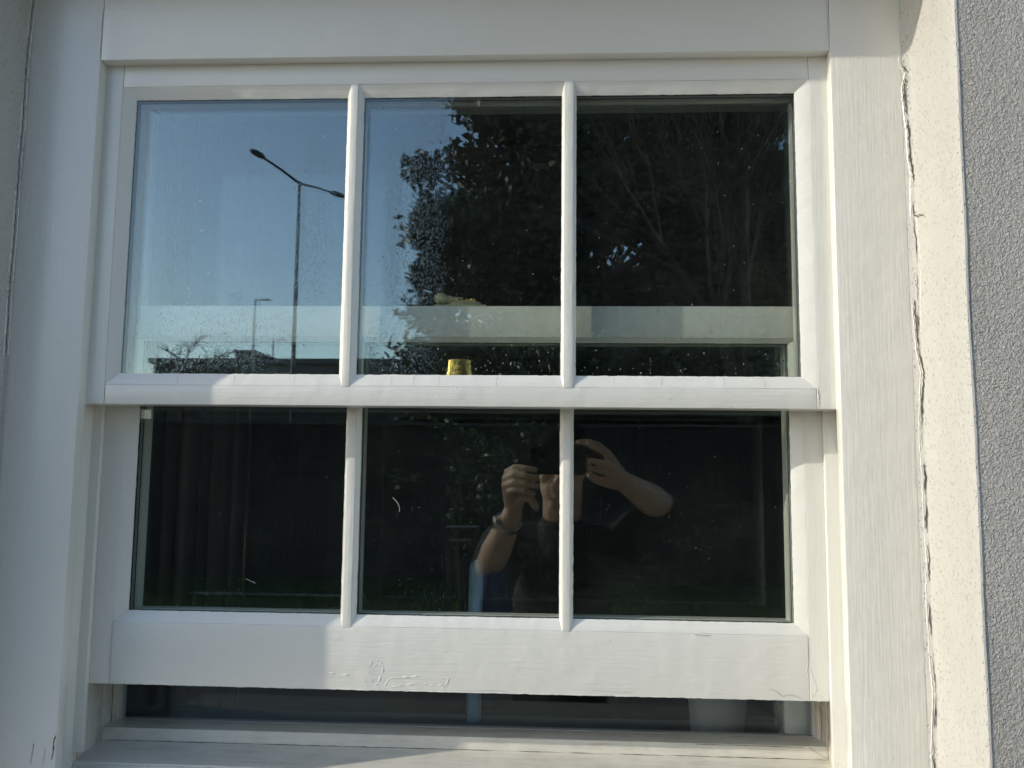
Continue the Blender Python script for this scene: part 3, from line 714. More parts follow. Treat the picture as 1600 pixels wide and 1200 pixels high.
# grass blades (nobody could count them)
def rng(seed): return np.random.default_rng(seed)
def blades(n, seed):
    g = rng(seed); x = g.uniform(-9, 9, n); y_ = g.uniform(-9.6, -4.7, n); h = g.uniform(0.04, 0.11, n); a = g.uniform(0, 6.28, n); w = 0.006
    lx = g.normal(0, 0.02, n); ly = g.normal(0, 0.02, n)
    V = np.stack([np.stack([x-np.cos(a)*w, y_-np.sin(a)*w, np.full(n, ZG+0.015)], 1), np.stack([x+np.cos(a)*w, y_+np.sin(a)*w, np.full(n, ZG+0.015)], 1), np.stack([x+lx, y_+ly, ZG+0.015+h], 1)], 1).reshape(-1, 3)
    me = bpy.data.meshes.new('grass'); me.from_pydata(V.tolist(), [], np.arange(3*n).reshape(-1, 3).tolist()); return me
o = link('grass', blades(45000, 3), [simple('grass_blade', (0.05, 0.11, 0.02), 0.6, nz=(2, (0.09, 0.13, 0.03)))]); tag(o, 'short green grass of the lawn mirrored in the panes', 'grass', kind='stuff')

# fence
FY = -9.75
m = NM('fence_boards'); v = m.coord((60, 60, 2.0)); a = m.noise(v, 1, 5, 0.7); g2 = m.noise(m.coord((6.6, 1, 0.01)), 1, 0, 0)
m.pbr(m.mixc(a, (0.055, 0.043, 0.034), (0.034, 0.028, 0.024)), 0.85, m.bump(a, 0.004, 0.8)); FEN = m.m
fence = thing('garden_fence', 'brown close-board timber garden fence at the back of the lawn', 'fence', (0, FY, ZG))
mb = MB(); x = -9.4
rr_ = random.Random(2)
while x < 9.4:
    w = 0.145; mb.box(x, x+w, FY-0.012+rr_.uniform(-.003, .003), FY+0.01, ZG+0.15, 0.50+rr_.uniform(-.004, .004)); x += w+0.008
mb.build('board_panel', [FEN], fence)
for i in range(11):
    px_ = -9.4+i*1.88; mb = MB(); mb.box(px_-0.05, px_+0.05, FY-0.13, FY-0.03, ZG, 0.56); mb.build('post', [FEN], fence)
for z in (-1.2, -0.4, 0.3):
    mb = MB(); mb.box(-9.4, 9.4, FY-0.028, FY-0.0125, z-0.04, z+0.04); mb.build('rail', [FEN], fence)
mb = MB(); mb.box(-9.4, 9.4, FY-0.035, FY+0.035, 0.508, 0.540); mb.build('capping', [simple('grey_capping', (0.13, 0.12, 0.11), 0.8, nz=(9, (0.09, 0.085, 0.08)))], fence)
mb = MB(); mb.box(-9.4, 9.4, FY-0.02, FY+0.02, ZG, ZG+0.149); mb.build('gravel_board', [FEN], fence)

# foliage ------------------------------------------------------------
def leaf_mat(name, c1, c2, sc=1.5, rough=0.5):
    m = NM(name); f = m.noise(m.coord(), sc, 3, 0.6); m.pbr(m.mixc(f, c1, c2), rough, spec=0.4); return m.m
def leaf_mesh(name, C, size, seed, flat=0.0, aspect=0.55):
    g = rng(seed); n = len(C)
    d = g.normal(size=(n, 3)); d[:, 2] *= (1-flat); d /= np.linalg.norm(d, axis=1)[:, None]
    t = g.normal(size=(n, 3)); t -= d*(t*d).sum(1)[:, None]; t /= np.linalg.norm(t, axis=1)[:, None]
    s_ = (size*g.uniform(0.55, 1.35, n))[:, None]
    q = [C-d*s_*0.5, C+t*s_*aspect*0.5, C+d*s_*0.5, C-t*s_*aspect*0.5]
    V = np.stack(q, 1).reshape(-1, 3)
    me = bpy.data.meshes.new(name); me.vertices.add(len(V)); me.vertices.foreach_set('co', V.astype(np.float32).ravel())
    me.loops.add(4*n); me.loops.foreach_set('vertex_index', np.arange(4*n, dtype=np.int32))
    me.polygons.add(n); me.polygons.foreach_set('loop_start', np.arange(0, 4*n, 4, dtype=np.int32)); me.polygons.foreach_set('loop_total', np.full(n, 4, dtype=np.int32))
    me.update(calc_edges=True); return me
def clump_points(lobes, per, seed, shell=0.55):
    g = rng(seed); out = []
    for (c, r) in lobes:
        k_ = int(per*(r[0]*r[1]*r[2])**(2/3)); u = g.normal(size=(k_, 3)); u /= np.linalg.norm(u, axis=1)[:, None]
        rad = (shell+(1-shell)*g.random(k_))[:, None]*(1+0.22*g.normal(size=(k_, 1))*0.6)
        out.append(np.array(c)+u*rad*np.array(r))
    return np.concatenate(out)
BARK = simple('bark', (0.06, 0.05, 0.042), 0.9, nz=(6, (0.035, 0.03, 0.024), 0.02))
def evergreen(loc, H, Wd, nl, per, leaf, seed, label, mats, narrow=0.35, group=None):
    t = thing('evergreen_tree', label, 'tree', loc, group)
    g = random.Random(seed); lobes = []
    for i in range(nl):
        f = (i+0.5)/nl; z = loc[2]+0.6+f*(H-1.0); ww = Wd*0.5*((1-f)**0.55*(1-narrow)+narrow)*(0.85+0.3*g.random())
        for j in range(3):
            a = g.uniform(0, 6.28); rr = ww*g.uniform(0.35, 0.72); s0 = ww*g.uniform(0.38, 0.55)
            lobes.append(((loc[0]+math.cos(a)*rr, loc[1]+math.sin(a)*rr*0.8, z), (s0*1.15, s0, s0*g.uniform(0.5, 0.8))))
    P = clump_points(lobes, per, seed, 0.35)
    link('crown', leaf_mesh('crown', P, leaf, seed), mats, t)
    mb = MB(); mb.tube([(loc[0], loc[1], loc[2]-0.1), (loc[0]+0.05, loc[1], loc[2]+H*0.4), (loc[0], loc[1], loc[2]+H*0.93)], [Wd*0.045, Wd*0.032, 0.03], 10); 
    for i in range(26):
        z = loc[2]+H*g.uniform(0.12, 0.85); a = g.uniform(0, 6.28); L = Wd*0.40*(1-(z-loc[2])/H*0.6)
        mb.tube([(loc[0], loc[1], z), (loc[0]+math.cos(a)*L, loc[1]+math.sin(a)*L, z+L*0.25)], [0.09, 0.02], 5)
    mb.build('trunk', [BARK], t, True); return t
def bare_tree(loc, H, seed, label, levels=5, spread=0.55, r0=0.14, trunk_f=0.25, group=None, split=3, name='bare_tree', bl=None):
    t = thing(name, label, 'tree', loc, group); g = random.Random(seed); mb = MB(); tw = MB()
    def grow(p, d, L, r, lv):
        n = 3; pts = [p]; q = p.copy(); dd = d.copy()
        for i in range(n):
            dd = (dd+Vector((g.uniform(-1, 1), g.uniform(-1, 1), g.uniform(-0.6, 1)))*0.13).normalized(); q = q+dd*L/n; pts.append(q.copy())
        (mb if lv < 3 else tw).tube(pts, [r, r*0.86, r*0.73, r*0.6], 7 if lv < 2 else (4 if lv < 4 else 3), 0, lv < 1)
        if lv >= levels: return
        for j in range(split+(1 if lv > 1 else 0)):
            a = g.uniform(0, 6.28); sp_ = spread*g.uniform(0.6, 1.25)
            e1 = dd.orthogonal().normalized(); e2 = dd.cross(e1)
            nd = (dd*math.cos(sp_)+(e1*math.cos(a)+e2*math.sin(a))*math.sin(sp_)); nd.z += 0.12; nd.normalize()
            st = pts[-1] if j < 2 else pts[2]
            grow(st.copy(), nd, (bl if (bl and lv == 0) else L)*g.uniform(0.62, 0.82), r*0.55, lv+1)
    grow(Vector(loc), Vector((0, 0, 1)), H*trunk_f, r0, 0)
    mb.build('trunk', [BARK], t, True); tw.build('crown', [BARK], t)
    return t
EV = leaf_mat('evergreen_leaf', (0.014, 0.026, 0.013), (0.028, 0.046, 0.02), 0.8)
# the big dark evergreen beyond the fence and its darker companions
def big(loc, label, lobes, per, leaf, seed, H):
    t = thing('evergreen_tree', label, 'tree', loc, 'evergreens beyond the fence')
    P = clump_points(lobes, per, seed, 0.30); link('crown', leaf_mesh('crown', P, leaf, seed), [EV], t)
    mb = MB(); mb.tube([(loc[0], loc[1], ZG), (loc[0], loc[1], ZG+H*0.5), (loc[0]+0.2, loc[1], ZG+H*0.85)], [0.42, 0.3, 0.08], 12)
    for (c, r) in lobes[::2]: mb.tube([(loc[0], loc[1], max(ZG+1.5, c[2]-2.2)), c], [0.12, 0.03], 6)
    mb.build('trunk', [BARK], t, True)
g = random.Random(11); lob = []
edge = [(1.4, -3.5), (2.4, -3.6), (3.4, -3.3), (4.3, -3.25), (5.2, -3.35), (6.0, -3.25), (6.7, -3.4), (7.3, -2.6), (8.2, -2.3), (9.2, -2.0), (10.3, -1.2), (11.6, -0.6), (12.8, 0.2)]
for (z, xl) in edge:                       # silhouette lobes on the left flank
    r = g.uniform(0.55, 0.8); lob.append(((xl+r*0.8, -17.0+g.uniform(-.6, .6), z), (r, r, r*0.75)))
for zi in range(15):
    z0_ = 0.1+zi*0.88; k2 = min(range(len(edge)), key=lambda q_: abs(edge[q_][0]-z0_)); xl = edge[k2][1]
    x = xl+1.05
    while x < 4.3:
        r = g.uniform(0.75, 1.15); lob.append(((x+g.uniform(-.25, .25), -17.6+g.uniform(-1.5, 1.3), z0_+g.uniform(-.3, .3)), (r, r, r*0.8))); x += 0.86
big((0.6, -17.4, ZG), 'broad dark evergreen rising highest behind the fence against the sky', lob, 1100, 0.24, 5, 15)
lob = []
for i in range(130):
    x = 2.8+(i % 13)*0.5+g.uniform(-.3, .3); z = (0.1+(i//13)/9*(5.0+1.6*math.sin(x*1.7)))+g.uniform(-.2, .2); r = g.uniform(0.7, 1.0); lob.append(((x, -18.8+g.uniform(-1.2, 1.2), z), (r, r, r*0.7)))
big((5.4, -18.8, ZG), 'lower spreading evergreen beside the tall one behind the fence', lob, 900, 0.24, 6, 7)
lob = []
for i in range(120):
    z = g.uniform(2.5, 15); r = g.uniform(0.6, 0.95); w = 3.6*(1-z/26); lob.append(((6.0+g.uniform(-w, w), -22.5+g.uniform(-1, 1), z), (r, r, r*0.7)))
big((6.0, -22.5, ZG), 'thin crowned tall evergreen seen through the bare trees at the right', lob, 430, 0.26, 16, 16)
for i, (x, y_, h, sd) in enumerate([(4.1, -15.2, 11.5, 3), (5.9, -16.4, 12.5, 8), (5.0, -20.8, 14, 15), (7.6, -19.0, 13, 21)]):
    bare_tree((x, y_, ZG), h, sd, ['slender bare tree in front of the low evergreens behind the fence', 'bare twiggy tree at the right end of the fence', 'tallest bare tree standing behind the low evergreens', 'bare tree furthest to the right beyond the fence'][i], 5, 0.42, 0.15, 0.27, 'bare trees beyond the fence')
bare_tree((-14.45, -30.0, ZG), 6.4, 31, 'spreading bare tree standing before the long flat-roofed building', 4, 0.95, 0.22, 0.80, None, bl=1.5)
# hedge along the fence back
t = thing('hedge', 'dark clipped hedge running along behind the timber fence', 'hedge', (0, -10.9, ZG))
lob = [((x*0.62-9.0, -10.9+g.uniform(-.2, .2), ZG+1.15+g.uniform(-.15, .1)), (0.5, 0.45, 1.0)) for x in range(30)]
link('foliage', leaf_mesh('foliage', clump_points(lob, 1500, 9, 0.4), 0.075, 9), [EV], t)
for x in range(0, 30, 2):
    mb = MB(); mb.tube([(x*0.62-9.0, -10.9, ZG), (x*0.62-9.0, -10.9, ZG+1.1)], [0.03, 0.015], 6); mb.build('stem', [BARK], t)
# glossy shrub in front of the fence
SH = leaf_mat('shrub_leaf', (0.05, 0.09, 0.025), (0.10, 0.14, 0.05), 6, 0.34)
t = thing('shrub', 'glossy leaved climbing shrub standing in front of the fence', 'shrub', (-0.80, -6.9, ZG))
lob = [((-0.78+g.gauss(0, 0.20)+(0.10 if z > -0.1 else 0), -6.9+g.uniform(-.2, .2), z), (0.17, 0.15, 0.14)) for z in np.linspace(-0.75, 0.36, 17)]
link('foliage', leaf_mesh('foliage', clump_points(lob, 1700, 12, 0.5), 0.062, 12, 0.2, 0.6), [SH], t)
for i in range(9):
    mb = MB(); mb.tube([(-0.8+g.uniform(-.1, .1), -6.9+g.uniform(-.1, .1), ZG), (-0.8+g.uniform(-.25, .25), -6.9+g.uniform(-.15, .15), -0.5), (-0.75+g.uniform(-.3, .3), -6.9+g.uniform(-.15, .15), 0.25)], [0.016, 0.010, 0.004], 6); mb.build('stem', [BARK], t)
# low pale trough
t = thing('garden_trough', 'low grey rectangular trough standing on the lawn by the shrub', 'trough', (-0.78, -6.1, ZG))
PT = simple('dull_stone', (0.10, 0.10, 0.095), 0.8, nz=(30, (0.07, 0.07, 0.068)))
mb = MB(); mb.box(-0.92, -0.64, -6.22, -6.0, -0.585, -0.565); mb.build('rim', [PT], t)
for x in (-0.91, -0.66):
    mb = MB(); mb.box(x, x+0.02, -6.20, -6.18, ZG+0.02, -0.586); mb.box(x, x+0.02, -6.04, -6.02, ZG+0.02, -0.586); mb.build('leg', [PT], t)
mb = MB(); mb.box(-0.91, -0.65, -6.21, -6.01, -0.70, -0.6865); mb.build('shelf', [PT], t)

# street lamps
LM = simple('lamp_metal', (0.09, 0.095, 0.10), 0.5, 0.4, nz=(9, (0.07, 0.07, 0.075)))
LN = simple('lamp_lens', (0.35, 0.35, 0.33), 0.3)
def lamp(base, H, arms, rr, label):
    t = thing('street_lamp', label, 'street lamp', base, 'street lamps')
    mb = MB(); b = Vector(base); mb.tube([b, b+Vector((0, 0, 1.2)), b+Vector((0, 0, 1.25)), b+Vector((0, 0, H))], [rr*1.5, rr*1.45, rr, rr*0.75], 12); mb.build('mast', [LM], t, True)
    top = b+Vector((0, 0, H))
    for e in arms:
        e = Vector(e); mb = MB(); mb.tube([top-Vector((0, 0, 0.05)), top.lerp(e, 0.5), e], [rr*0.6, rr*0.5, rr*0.42], 8); ar = mb.build('arm', [LM], t, True)
        d = (e-top); d.z = 0; d.normalize(); s_ = Vector((-d.y, d.x, 0)); L = 0.5
        mb = MB(); prof = [(0, 0.05, 0.04), (0.2, 0.09, 0.06), (0.7, 0.10, 0.05), (1.0, 0.05, 0.03)]; vs = []
        for (u, w, h) in prof:
            c_ = e+d*(u-0.25)*L; vs += [c_+s_*w-Vector((0, 0, h*0.4)), c_+s_*w*0.6+Vector((0, 0, h)), c_-s_*w*0.6+Vector((0, 0, h)), c_-s_*w-Vector((0, 0, h*0.4))]
        fs = [(0, 1, 2, 3), (15, 14, 13, 12)]
        for i in range(3):
            for j in range(4): fs.append((i*4+j, i*4+(j+1) % 4, (i+1)*4+(j+1) % 4, (i+1)*4+j))
        mb.add(vs, fs); hd = mb.build('lamp_head', [LM], ar, True)
lamp((-6.32, -18.2, ZG), 8.6, [(-6.72, -16.55, 7.0+0.02), (-5.68, -19.15, 7.02)], 0.062, 'tall twin-armed street lamp standing nearest beyond the fence')
lamp((-15.3, -39.0, ZG), 9.9, [(-14.8, -39.0, 8.28)], 0.06, 'single-armed street lamp standing by the flat-roofed building')
lamp((-25.3, -70.0, ZG), 12.6, [(-24.5, -70.0, 11.1)], 0.08, 'farthest street lamp behind the flat-roofed building')

# long flat roofed building and another behind
def building(x0, x1, y0, y1, H, label, extra=None):
    t = thing('building', label, 'building', ((x0+x1)/2, y1, ZG))
    BW = simple('building_wall', (0.12, 0.11, 0.10), 0.9, nz=(2, (0.09, 0.08, 0.075)))
    mb = MB(); mb.box(x0, x1, y0, y1, ZG, ZG+H); mb.build('wall', [BW], t)
    mb = MB(); mb.box(x0-0.25, x1+0.25, y0-0.25, y1+0.25, ZG+H+0.003, ZG+H+0.32); rf = mb.build('roof', [simple('roof_edge', (0.07, 0.07, 0.075), 0.7)], t)
    if extra:
        mb = MB(); mb.box(*extra[:4], ZG+H+0.324, ZG+H+extra[4]-0.15); mb.box(extra[0]-0.1, extra[1]+0.1, extra[2]-0.1, extra[3]+0.1, ZG+H+extra[4]-0.149, ZG+H+extra[4]); mb.build('roof_plant_room', [BW], rf)
    GW = simple('dark_window', (0.02, 0.025, 0.03), 0.15)
    n = max(2, int((x1-x0)/3.2))
    for k_ in range(2):
        for i in range(n):
            xx = x0+(i+0.5)*(x1-x0)/n; zz = ZG+1.0+k_*3.0
            mb = MB(); mb.box(xx-0.7, xx+0.7, y1+0.003, y1+0.05, zz, zz+1.3); mb.build('window', [GW], t)
building(-24.6, -5.0, -58, -47, 7.55, 'long dark flat-roofed building far beyond the fence', (-19.9, -18.7, -52, -48, 1.0))
building(-2.0, 26.0, -62, -52, 7.0, 'second flat-roofed building hidden mostly behind the evergreens')

# ------------------------------------------------------------------ photographer
def caps(segs, name, vox, smooth_it=6, mat=None, parent=None, ell=()):
    """one continuous skin from tapered limbs: union by remesh"""
    bm = bmesh.new()
    def ball(c, r, sc=(1, 1, 1), rot=None):
        mt = Matrix.Translation(c) @ (rot or Matrix.Identity(4)) @ Matrix.Diagonal((sc[0], sc[1], sc[2], 1))
        bmesh.ops.create_uvsphere(bm, u_segments=16, v_segments=10, radius=r, matrix=mt)
    for (a, b, ra, rb) in segs:
        a, b = Vector(a), Vector(b); d = b-a; L = d.length
        ball(a, ra); ball(b, rb)
        if L > 1e-5:
            q = d.to_track_quat('Z', 'Y').to_matrix().to_4x4()
            bmesh.ops.create_cone(bm, cap_ends=True, segments=16, radius1=ra, radius2=rb, depth=L, matrix=Matrix.Translation((a+b)/2) @ q)
    for (c, sc, rot) in ell: ball(Vector(c), 1.0, sc, rot)
    me = bpy.data.meshes.new(name); bm.to_mesh(me); bm.free()
    o = link(name, me, [mat], parent)
    r = o.modifiers.new('r', 'REMESH'); r.mode = 'VOXEL'; r.voxel_size = vox; r.use_smooth_shade = True
    s_ = o.modifiers.new('s', 'SMOOTH'); s_.factor = 0.5; s_.iterations = smooth_it
    return o
m = NM('skin'); f = m.noise(m.coord(), 60, 4, 0.6); f2 = m.noise(m.coord(), 400, 3, 0.6)
bb = m.pbr(m.mixc(f, (0.62, 0.42, 0.30), (0.50, 0.30, 0.21)), 0.5, m.bump(f2, 0.0008, 0.6)); bb.inputs['Subsurface Weight'].default_value = 0.0
SKIN = m.m
TEE = simple('black_jersey', (0.012, 0.013, 0.016), 0.9, nz=(30, (0.02, 0.021, 0.025), 0.003))
TRO = simple('dark_denim', (0.02, 0.028, 0.05), 0.9, nz=(40, (0.03, 0.04, 0.06)))
HAIR = simple('dark_hair', (0.005, 0.0045, 0.004), 0.95, nz=(300, (0.008, 0.007, 0.006), 0.002), spec=0.1)
per = thing('person', 'photographer in a black T-shirt holding up a phone in both hands', 'person', (0.03, -1.25, ZG))
hc = Vector((0.036, -1.150, 0.005))
nk = Vector((0.035, -1.215, -0.165)); ch = Vector((0.035, -1.25, -0.40)); pel = Vector((0.035, -1.25, -0.74))
shL, shR = Vector((-0.135, -1.25, -0.235)), Vector((0.205, -1.25, -0.235))
elL, elR = Vector((-0.160, -1.125, -0.275)), Vector((0.305, -1.13, -0.112))
wrL, wrR = Vector((-0.094, -0.975, -0.128)), Vector((0.190, -0.965, -0.044))
segs = [
 # trunk, neck
 (pel, ch, 0.12, 0.125), (ch, nk+Vector((0, 0, -0.03)), 0.12, 0.06), (nk+Vector((0, 0, -0.02)), hc+Vector((0, 0.0, -0.06)), 0.054, 0.056),
 (nk+Vector((0, -0.02, -0.05)), shL, 0.055, 0.052), (nk+Vector((0, -0.02, -0.05)), shR, 0.055, 0.052),
 (shL, elL, 0.050, 0.040), (shR, elR, 0.050, 0.040),
 (elL, elL.lerp(wrL, 0.3), 0.0375, 0.041), (elL.lerp(wrL, 0.3), wrL, 0.041, 0.0255),
 (elR, elR.lerp(wrR, 0.3), 0.0375, 0.041), (elR.lerp(wrR, 0.3), wrR, 0.041, 0.0255)]
hip = [(-0.095), (0.095)]
for sx in (-1, 1):
    hp = pel+Vector((0.085*sx, 0, -0.08)); kn = Vector((0.035+0.10*sx, -1.235, -1.13)); an = Vector((0.035+0.11*sx, -1.26, ZG+0.09))
    segs += [(hp, kn, 0.085, 0.052), (kn, an, 0.056, 0.036), (an, an+Vector((0.02*sx, 0.14, -0.05)), 0.038, 0.028)]
# hands: (palm rays, fingers)
def V3(*a): return Vector(a)
# left hand: four fingers folded over the phone's lower left corner, thumb hanging below
mcp = [V3(-0.104, -0.945, -0.022), V3(-0.109, -0.943, -0.038), V3(-0.110, -0.944, -0.055), V3(-0.106, -0.948, -0.072)]
for q in mcp: segs.append((wrL, q, 0.0165, 0.0105))
segs += [(wrL+V3(0, 0, 0.02), V3(-0.100, -0.950, -0.048), 0.018, 0.016)]
fl = [[V3(-0.084, -0.912, -0.009), V3(-0.058, -0.897, -0.011), V3(-0.036, -0.894, -0.015)],
      [V3(-0.089, -0.906, -0.027), V3(-0.060, -0.889, -0.030), V3(-0.030, -0.893, -0.036)],
      [V3(-0.088, -0.908, -0.046), V3(-0.058, -0.892, -0.050), V3(-0.030, -0.897, -0.055)],
      [V3(-0.085, -0.915, -0.064), V3(-0.060, -0.901, -0.068), V3(-0.040, -0.904, -0.072)]]
for q, ch_ in zip(mcp, fl):
    p = q; r = 0.0095
    for j, e in enumerate(ch_): segs.append((p, e, r, r-0.0008)); p = e; r -= 0.0009
segs += [(wrL+V3(0.01, 0.01, 0.018), V3(-0.068, -0.940, -0.080), 0.016, 0.0125), (V3(-0.068, -0.940, -0.080), V3(-0.048, -0.926, -0.086), 0.0115, 0.0105), (V3(-0.048, -0.926, -0.086), V3(-0.034, -0.920, -0.106), 0.0105, 0.0088)]
# right hand: first finger along the top edge, the others curled at the end, thumb under
mcp = [V3(0.143, -0.940, 0.028), V3(0.153, -0.930, 0.010), V3(0.158, -0.930, -0.010), V3(0.156, -0.936, -0.029)]
for q in mcp: segs.append((wrR, q, 0.0175, 0.0110))
segs += [(wrR, V3(0.155, -0.940, -0.008), 0.020, 0.017)]
fr_ = [[V3(0.122, -0.918, 0.046), V3(0.096, -0.909, 0.055), V3(0.071, -0.906, 0.054)],
       [V3(0.134, -0.903, 0.030), V3(0.113, -0.892, 0.040), V3(0.095, -0.896, 0.048)],
       [V3(0.136, -0.902, 0.002), V3(0.114, -0.890, 0.006), V3(0.101, -0.898, 0.010)],
       [V3(0.136, -0.910, -0.018), V3(0.118, -0.898, -0.014), V3(0.104, -0.902, -0.010)]]
for q, ch_ in zip(mcp, fr_):
    p = q; r = 0.0095
    for j, e in enumerate(ch_): segs.append((p, e, r, r-0.0008)); p = e; r -= 0.0009
segs += [(wrR+V3(-0.015, 0.0, -0.004), V3(0.145, -0.940, -0.046), 0.018, 0.0135), (V3(0.145, -0.940, -0.046), V3(0.120, -0.928, -0.040), 0.0120, 0.0108), (V3(0.120, -0.928, -0.040), V3(0.101, -0.922, -0.028), 0.0108, 0.0088)]
tilt = Matrix.Rotation(R(-8), 4, 'Y')
ell = [((hc.x, hc.y-0.01, hc.z+0.01), (0.073, 0.092, 0.098), None), ((hc.x-0.006, hc.y+0.030, hc.z-0.065), (0.057, 0.058, 0.062), tilt),
       ((hc.x-0.016, hc.y+0.052, hc.z-0.113), (0.024, 0.018, 0.020), tilt), ((hc.x-0.008, hc.y+0.083, hc.z-0.030), (0.0105, 0.014, 0.026), tilt), ((hc.x-0.010, hc.y+0.092, hc.z-0.047), (0.0165, 0.014, 0.011), tilt),
       ((hc.x-0.012, hc.y+0.076, hc.z-0.077), (0.021, 0.011, 0.0055), tilt), ((hc.x-0.012, hc.y+0.075, hc.z-0.088), (0.018, 0.012, 0.0060), tilt),
       ((hc.x-0.045, hc.y+0.055, hc.z-0.040), (0.020, 0.020, 0.020), None), ((hc.x+0.032, hc.y+0.055, hc.z-0.040), (0.020, 0.020, 0.020), None),
       ((hc.x, hc.y+0.070, hc.z+0.020), (0.048, 0.015, 0.010), None),
       ((hc.x-0.074, hc.y-0.008, hc.z-0.018), (0.008, 0.018, 0.030), None), ((hc.x+0.074, hc.y-0.008, hc.z-0.018), (0.008, 0.018, 0.030), None)]
body = caps(segs, 'body', 0.0030, 3, SKIN, per, ell)
# clothes follow the body
shirt = [(pel+V3(0, 0, 0.0), ch, 0.140, 0.142), (ch, nk+V3(0, -0.01, -0.075), 0.14, 0.085), (nk+V3(0, -0.01, -0.08), nk+V3(0, 0.012, -0.012), 0.080, 0.064), (nk+V3(0, -0.02, -0.055), shL, 0.062, 0.066), (nk+V3(0, -0.02, -0.055), shR, 0.062, 0.066),
         (shL, shL.lerp(elL, 0.75), 0.066, 0.056), (shR, shR.lerp(elR, 0.92), 0.066, 0.058), (pel+V3(0, 0, 0.02), pel+V3(0, 0, -0.06), 0.143, 0.146)]
caps(shirt, 'shirt', 0.006, 4, TEE, per)
tr = []
for sx in (-1, 1):
    hp = pel+Vector((0.085*sx, 0, -0.10)); kn = Vector((0.035+0.10*sx, -1.235, -1.13)); an = Vector((0.035+0.11*sx, -1.26, ZG+0.10))
    tr += [(pel+V3(0, 0, -0.02), hp, 0.13, 0.10), (hp, kn, 0.100, 0.068), (kn, an, 0.068, 0.056)]
caps(tr, 'trousers', 0.009, 4, TRO, per)
for sx in (-1, 1):
    an = Vector((0.035+0.11*sx, -1.26, ZG+0.045)); caps([(an+V3(0, -0.05, 0), an+V3(0.02*sx, 0.14, -0.008), 0.044, 0.036)], 'shoe', 0.006, 3, TRO, per)
hr = caps([], 'hair', 0.004, 3, HAIR, per, [((hc.x+0.002, hc.y-0.028, hc.z+0.030), (0.079, 0.088, 0.086), None), ((hc.x+0.002, hc.y+0.022, hc.z+0.056), (0.066, 0.068, 0.042), None)])
for sx in (-1, 1):
    mb = MB(); mb.lathe([(max(0.0003, 0.0115*math.sin(a)), -0.0115*math.cos(a)) for a in [i*math.pi/8 for i in range(9)]], (hc.x+0.031*sx-0.004, hc.y+0.0725, hc.z-0.004), 14)
    mb.build('eye', [simple('eye', (0.35, 0.33, 0.30), 0.2)], per, True)
for (c_, d_) in ((V3(-0.0325, -0.9125, -0.108), None),):
    mb = MB(); mb.lathe([(0.006, 0), (0.0055, 0.001), (0.002, 0.0016)], (0, 0, 0), 14, 0, 1, 1.35)
    o = mb.build('thumbnail', [simple('nail', (0.55, 0.42, 0.38), 0.3)], per, True)
    o.data.transform(Matrix.Translation(c_) @ Matrix.Rotation(R(90), 4, 'X') @ Matrix.Rotation(R(20), 4, 'Z'))
# steel watch on the left wrist
ax = (elL-wrL).normalized(); wc = wrL.lerp(elL, 0.16)
q = ax.to_track_quat('Z', 'Y').to_matrix().to_4x4()
STEEL = simple('watch_steel', (0.55, 0.55, 0.56), 0.22, 1.0)
mb = MB(); n = 28; vs = []; fs = []
for i in range(n):
    a = 2*math.pi*i/n
    for (rr, zz) in ((0.0305, -0.009), (0.0335, -0.008), (0.0335, 0.008), (0.0305, 0.009)):
        vs.append(Matrix.Translation(wc) @ q @ Vector((rr*math.cos(a), rr*math.sin(a), zz)))
for i in range(n):
    for j in range(4): fs.append((i*4+j, ((i+1) % n)*4+j, ((i+1) % n)*4+(j+1) % 4, i*4+(j+1) % 4))
mb.add(vs, fs); wa = thing('wristwatch', 'steel wristwatch worn on the photographer\'s wrist below the phone', 'watch', tuple(wc))
mb.build('strap', [STEEL], wa, True)
fd = (V3(-0.75, 0.6, 0.25)-ax*ax.dot(V3(-0.75, 0.6, 0.25))).normalized(); fc = wc+fd*0.0335
q2 = fd.to_track_quat('Z', 'Y').to_matrix().to_4x4()
mb = MB(); mb.lathe([(0.017, 0), (0.0175, 0.004), (0.0160, 0.0065), (0.0150, 0.0068)], (0, 0, 0), 30)
o = mb.build('case', [STEEL], wa, True); o.data.transform(Matrix.Translation(fc) @ q2)
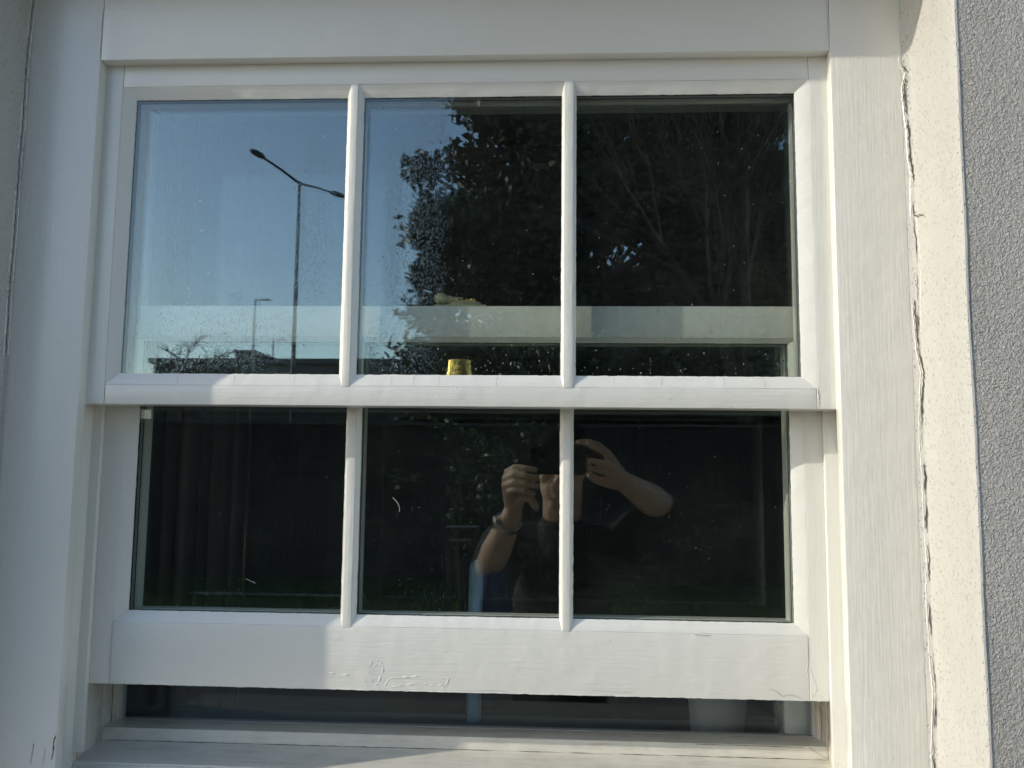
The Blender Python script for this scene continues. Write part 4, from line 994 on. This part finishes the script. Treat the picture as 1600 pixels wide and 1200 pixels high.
# phone
ph = thing('phone', 'black phone held sideways in front of the photographer\'s face', 'phone', (0.02, -0.907, -0.027))
BLK = simple('phone_back', (0.006, 0.006, 0.008), 0.35, 0.0); LEN = simple('lens_glass', (0.004, 0.004, 0.006), 0.05)
def rbox(mb, x0, x1, y0, y1, z0, z1, r, n=6):
    pts = []
    for (cx, cz, a0) in ((x1-r, z1-r, 0), (x0+r, z1-r, 90), (x0+r, z0+r, 180), (x1-r, z0+r, 270)):
        for i in range(n+1): a = R(a0+90*i/n); pts.append((cx+r*math.cos(a), cz+r*math.sin(a)))
    k_ = len(pts); e = 0.001
    rings = [(y0, e), (y0+e, 0), (y1-e, 0), (y1, e)]; vs = []
    cx, cz = (x0+x1)/2, (z0+z1)/2
    for (yy, ins) in rings:
        for (x, z) in pts: vs.append((cx+(x-cx)*(1-ins/(x1-x0)*2), yy, cz+(z-cz)*(1-ins/(z1-z0)*2)))
    fs = [tuple(range(k_)), tuple(3*k_+i for i in range(k_))[::-1]]
    for i in range(3):
        for j in range(k_): fs.append((i*k_+j, i*k_+(j+1) % k_, (i+1)*k_+(j+1) % k_, (i+1)*k_+j))
    mb.add(vs, fs)
mb = MB(); rbox(mb, -0.052, 0.092, -0.9125, -0.9045, -0.027, 0.0445, 0.012); mb.build('body', [BLK], ph, True)
mb = MB(); rbox(mb, -0.048, -0.006, -0.9044, -0.9030, -0.0005, 0.0405, 0.009); isl = mb.build('camera_island', [BLK], ph, True)
for (x, z) in ((-0.0385, 0.030), (-0.0385, 0.010), (-0.0165, 0.020)):
    mb = MB(); mb.lathe([(0.0078, 0), (0.0078, 0.0010), (0.0064, 0.0012), (0.0001, 0.0009)], (0, 0, 0), 24); o = mb.build('lens', [LEN], isl, True)
    o.data.transform(Matrix.Translation((x, -0.9029, z)) @ Matrix.Rotation(R(90), 4, 'X'))
mb = MB(); rbox(mb, -0.0495, 0.0895, -0.9129, -0.9127, -0.0245, 0.042, 0.010); mb.build('screen', [LEN], ph)
# dotted navy cloth over the lower arm's elbow
m = NM('navy_dotted_cloth'); d = m.vor(m.coord((1, 1, 1)), 170, 0.1); m.pbr(m.mixc(m.math('LESS_THAN', d, 0.30), (0.02, 0.035, 0.13), (0.20, 0.26, 0.42)), 0.85)
mb = MB(); vs = []; fs = []; n = 40; mm = 16
for j in range(mm+1):
    z = -0.275-0.27*j/mm; hw = 0.034+0.05*j/mm
    for i in range(n+1):
        u = i/n*2-1; x = -0.150+u*hw; yy = -1.085+0.010*math.sin(u*9+j*0.1)*(0.3+j/mm)-0.03*u*u; vs.append((x, yy, z))
for j in range(mm):
    for i in range(n): a = j*(n+1)+i; fs.append((a, a+1, a+n+2, a+n+1))
mb.add(vs, fs); o = tag(mb.build('cloth', [m.m], None, True), 'navy dotted cloth hanging from the photographer\'s lower elbow', 'cloth')
md = o.modifiers.new('thick', 'SOLIDIFY'); md.thickness = 0.002
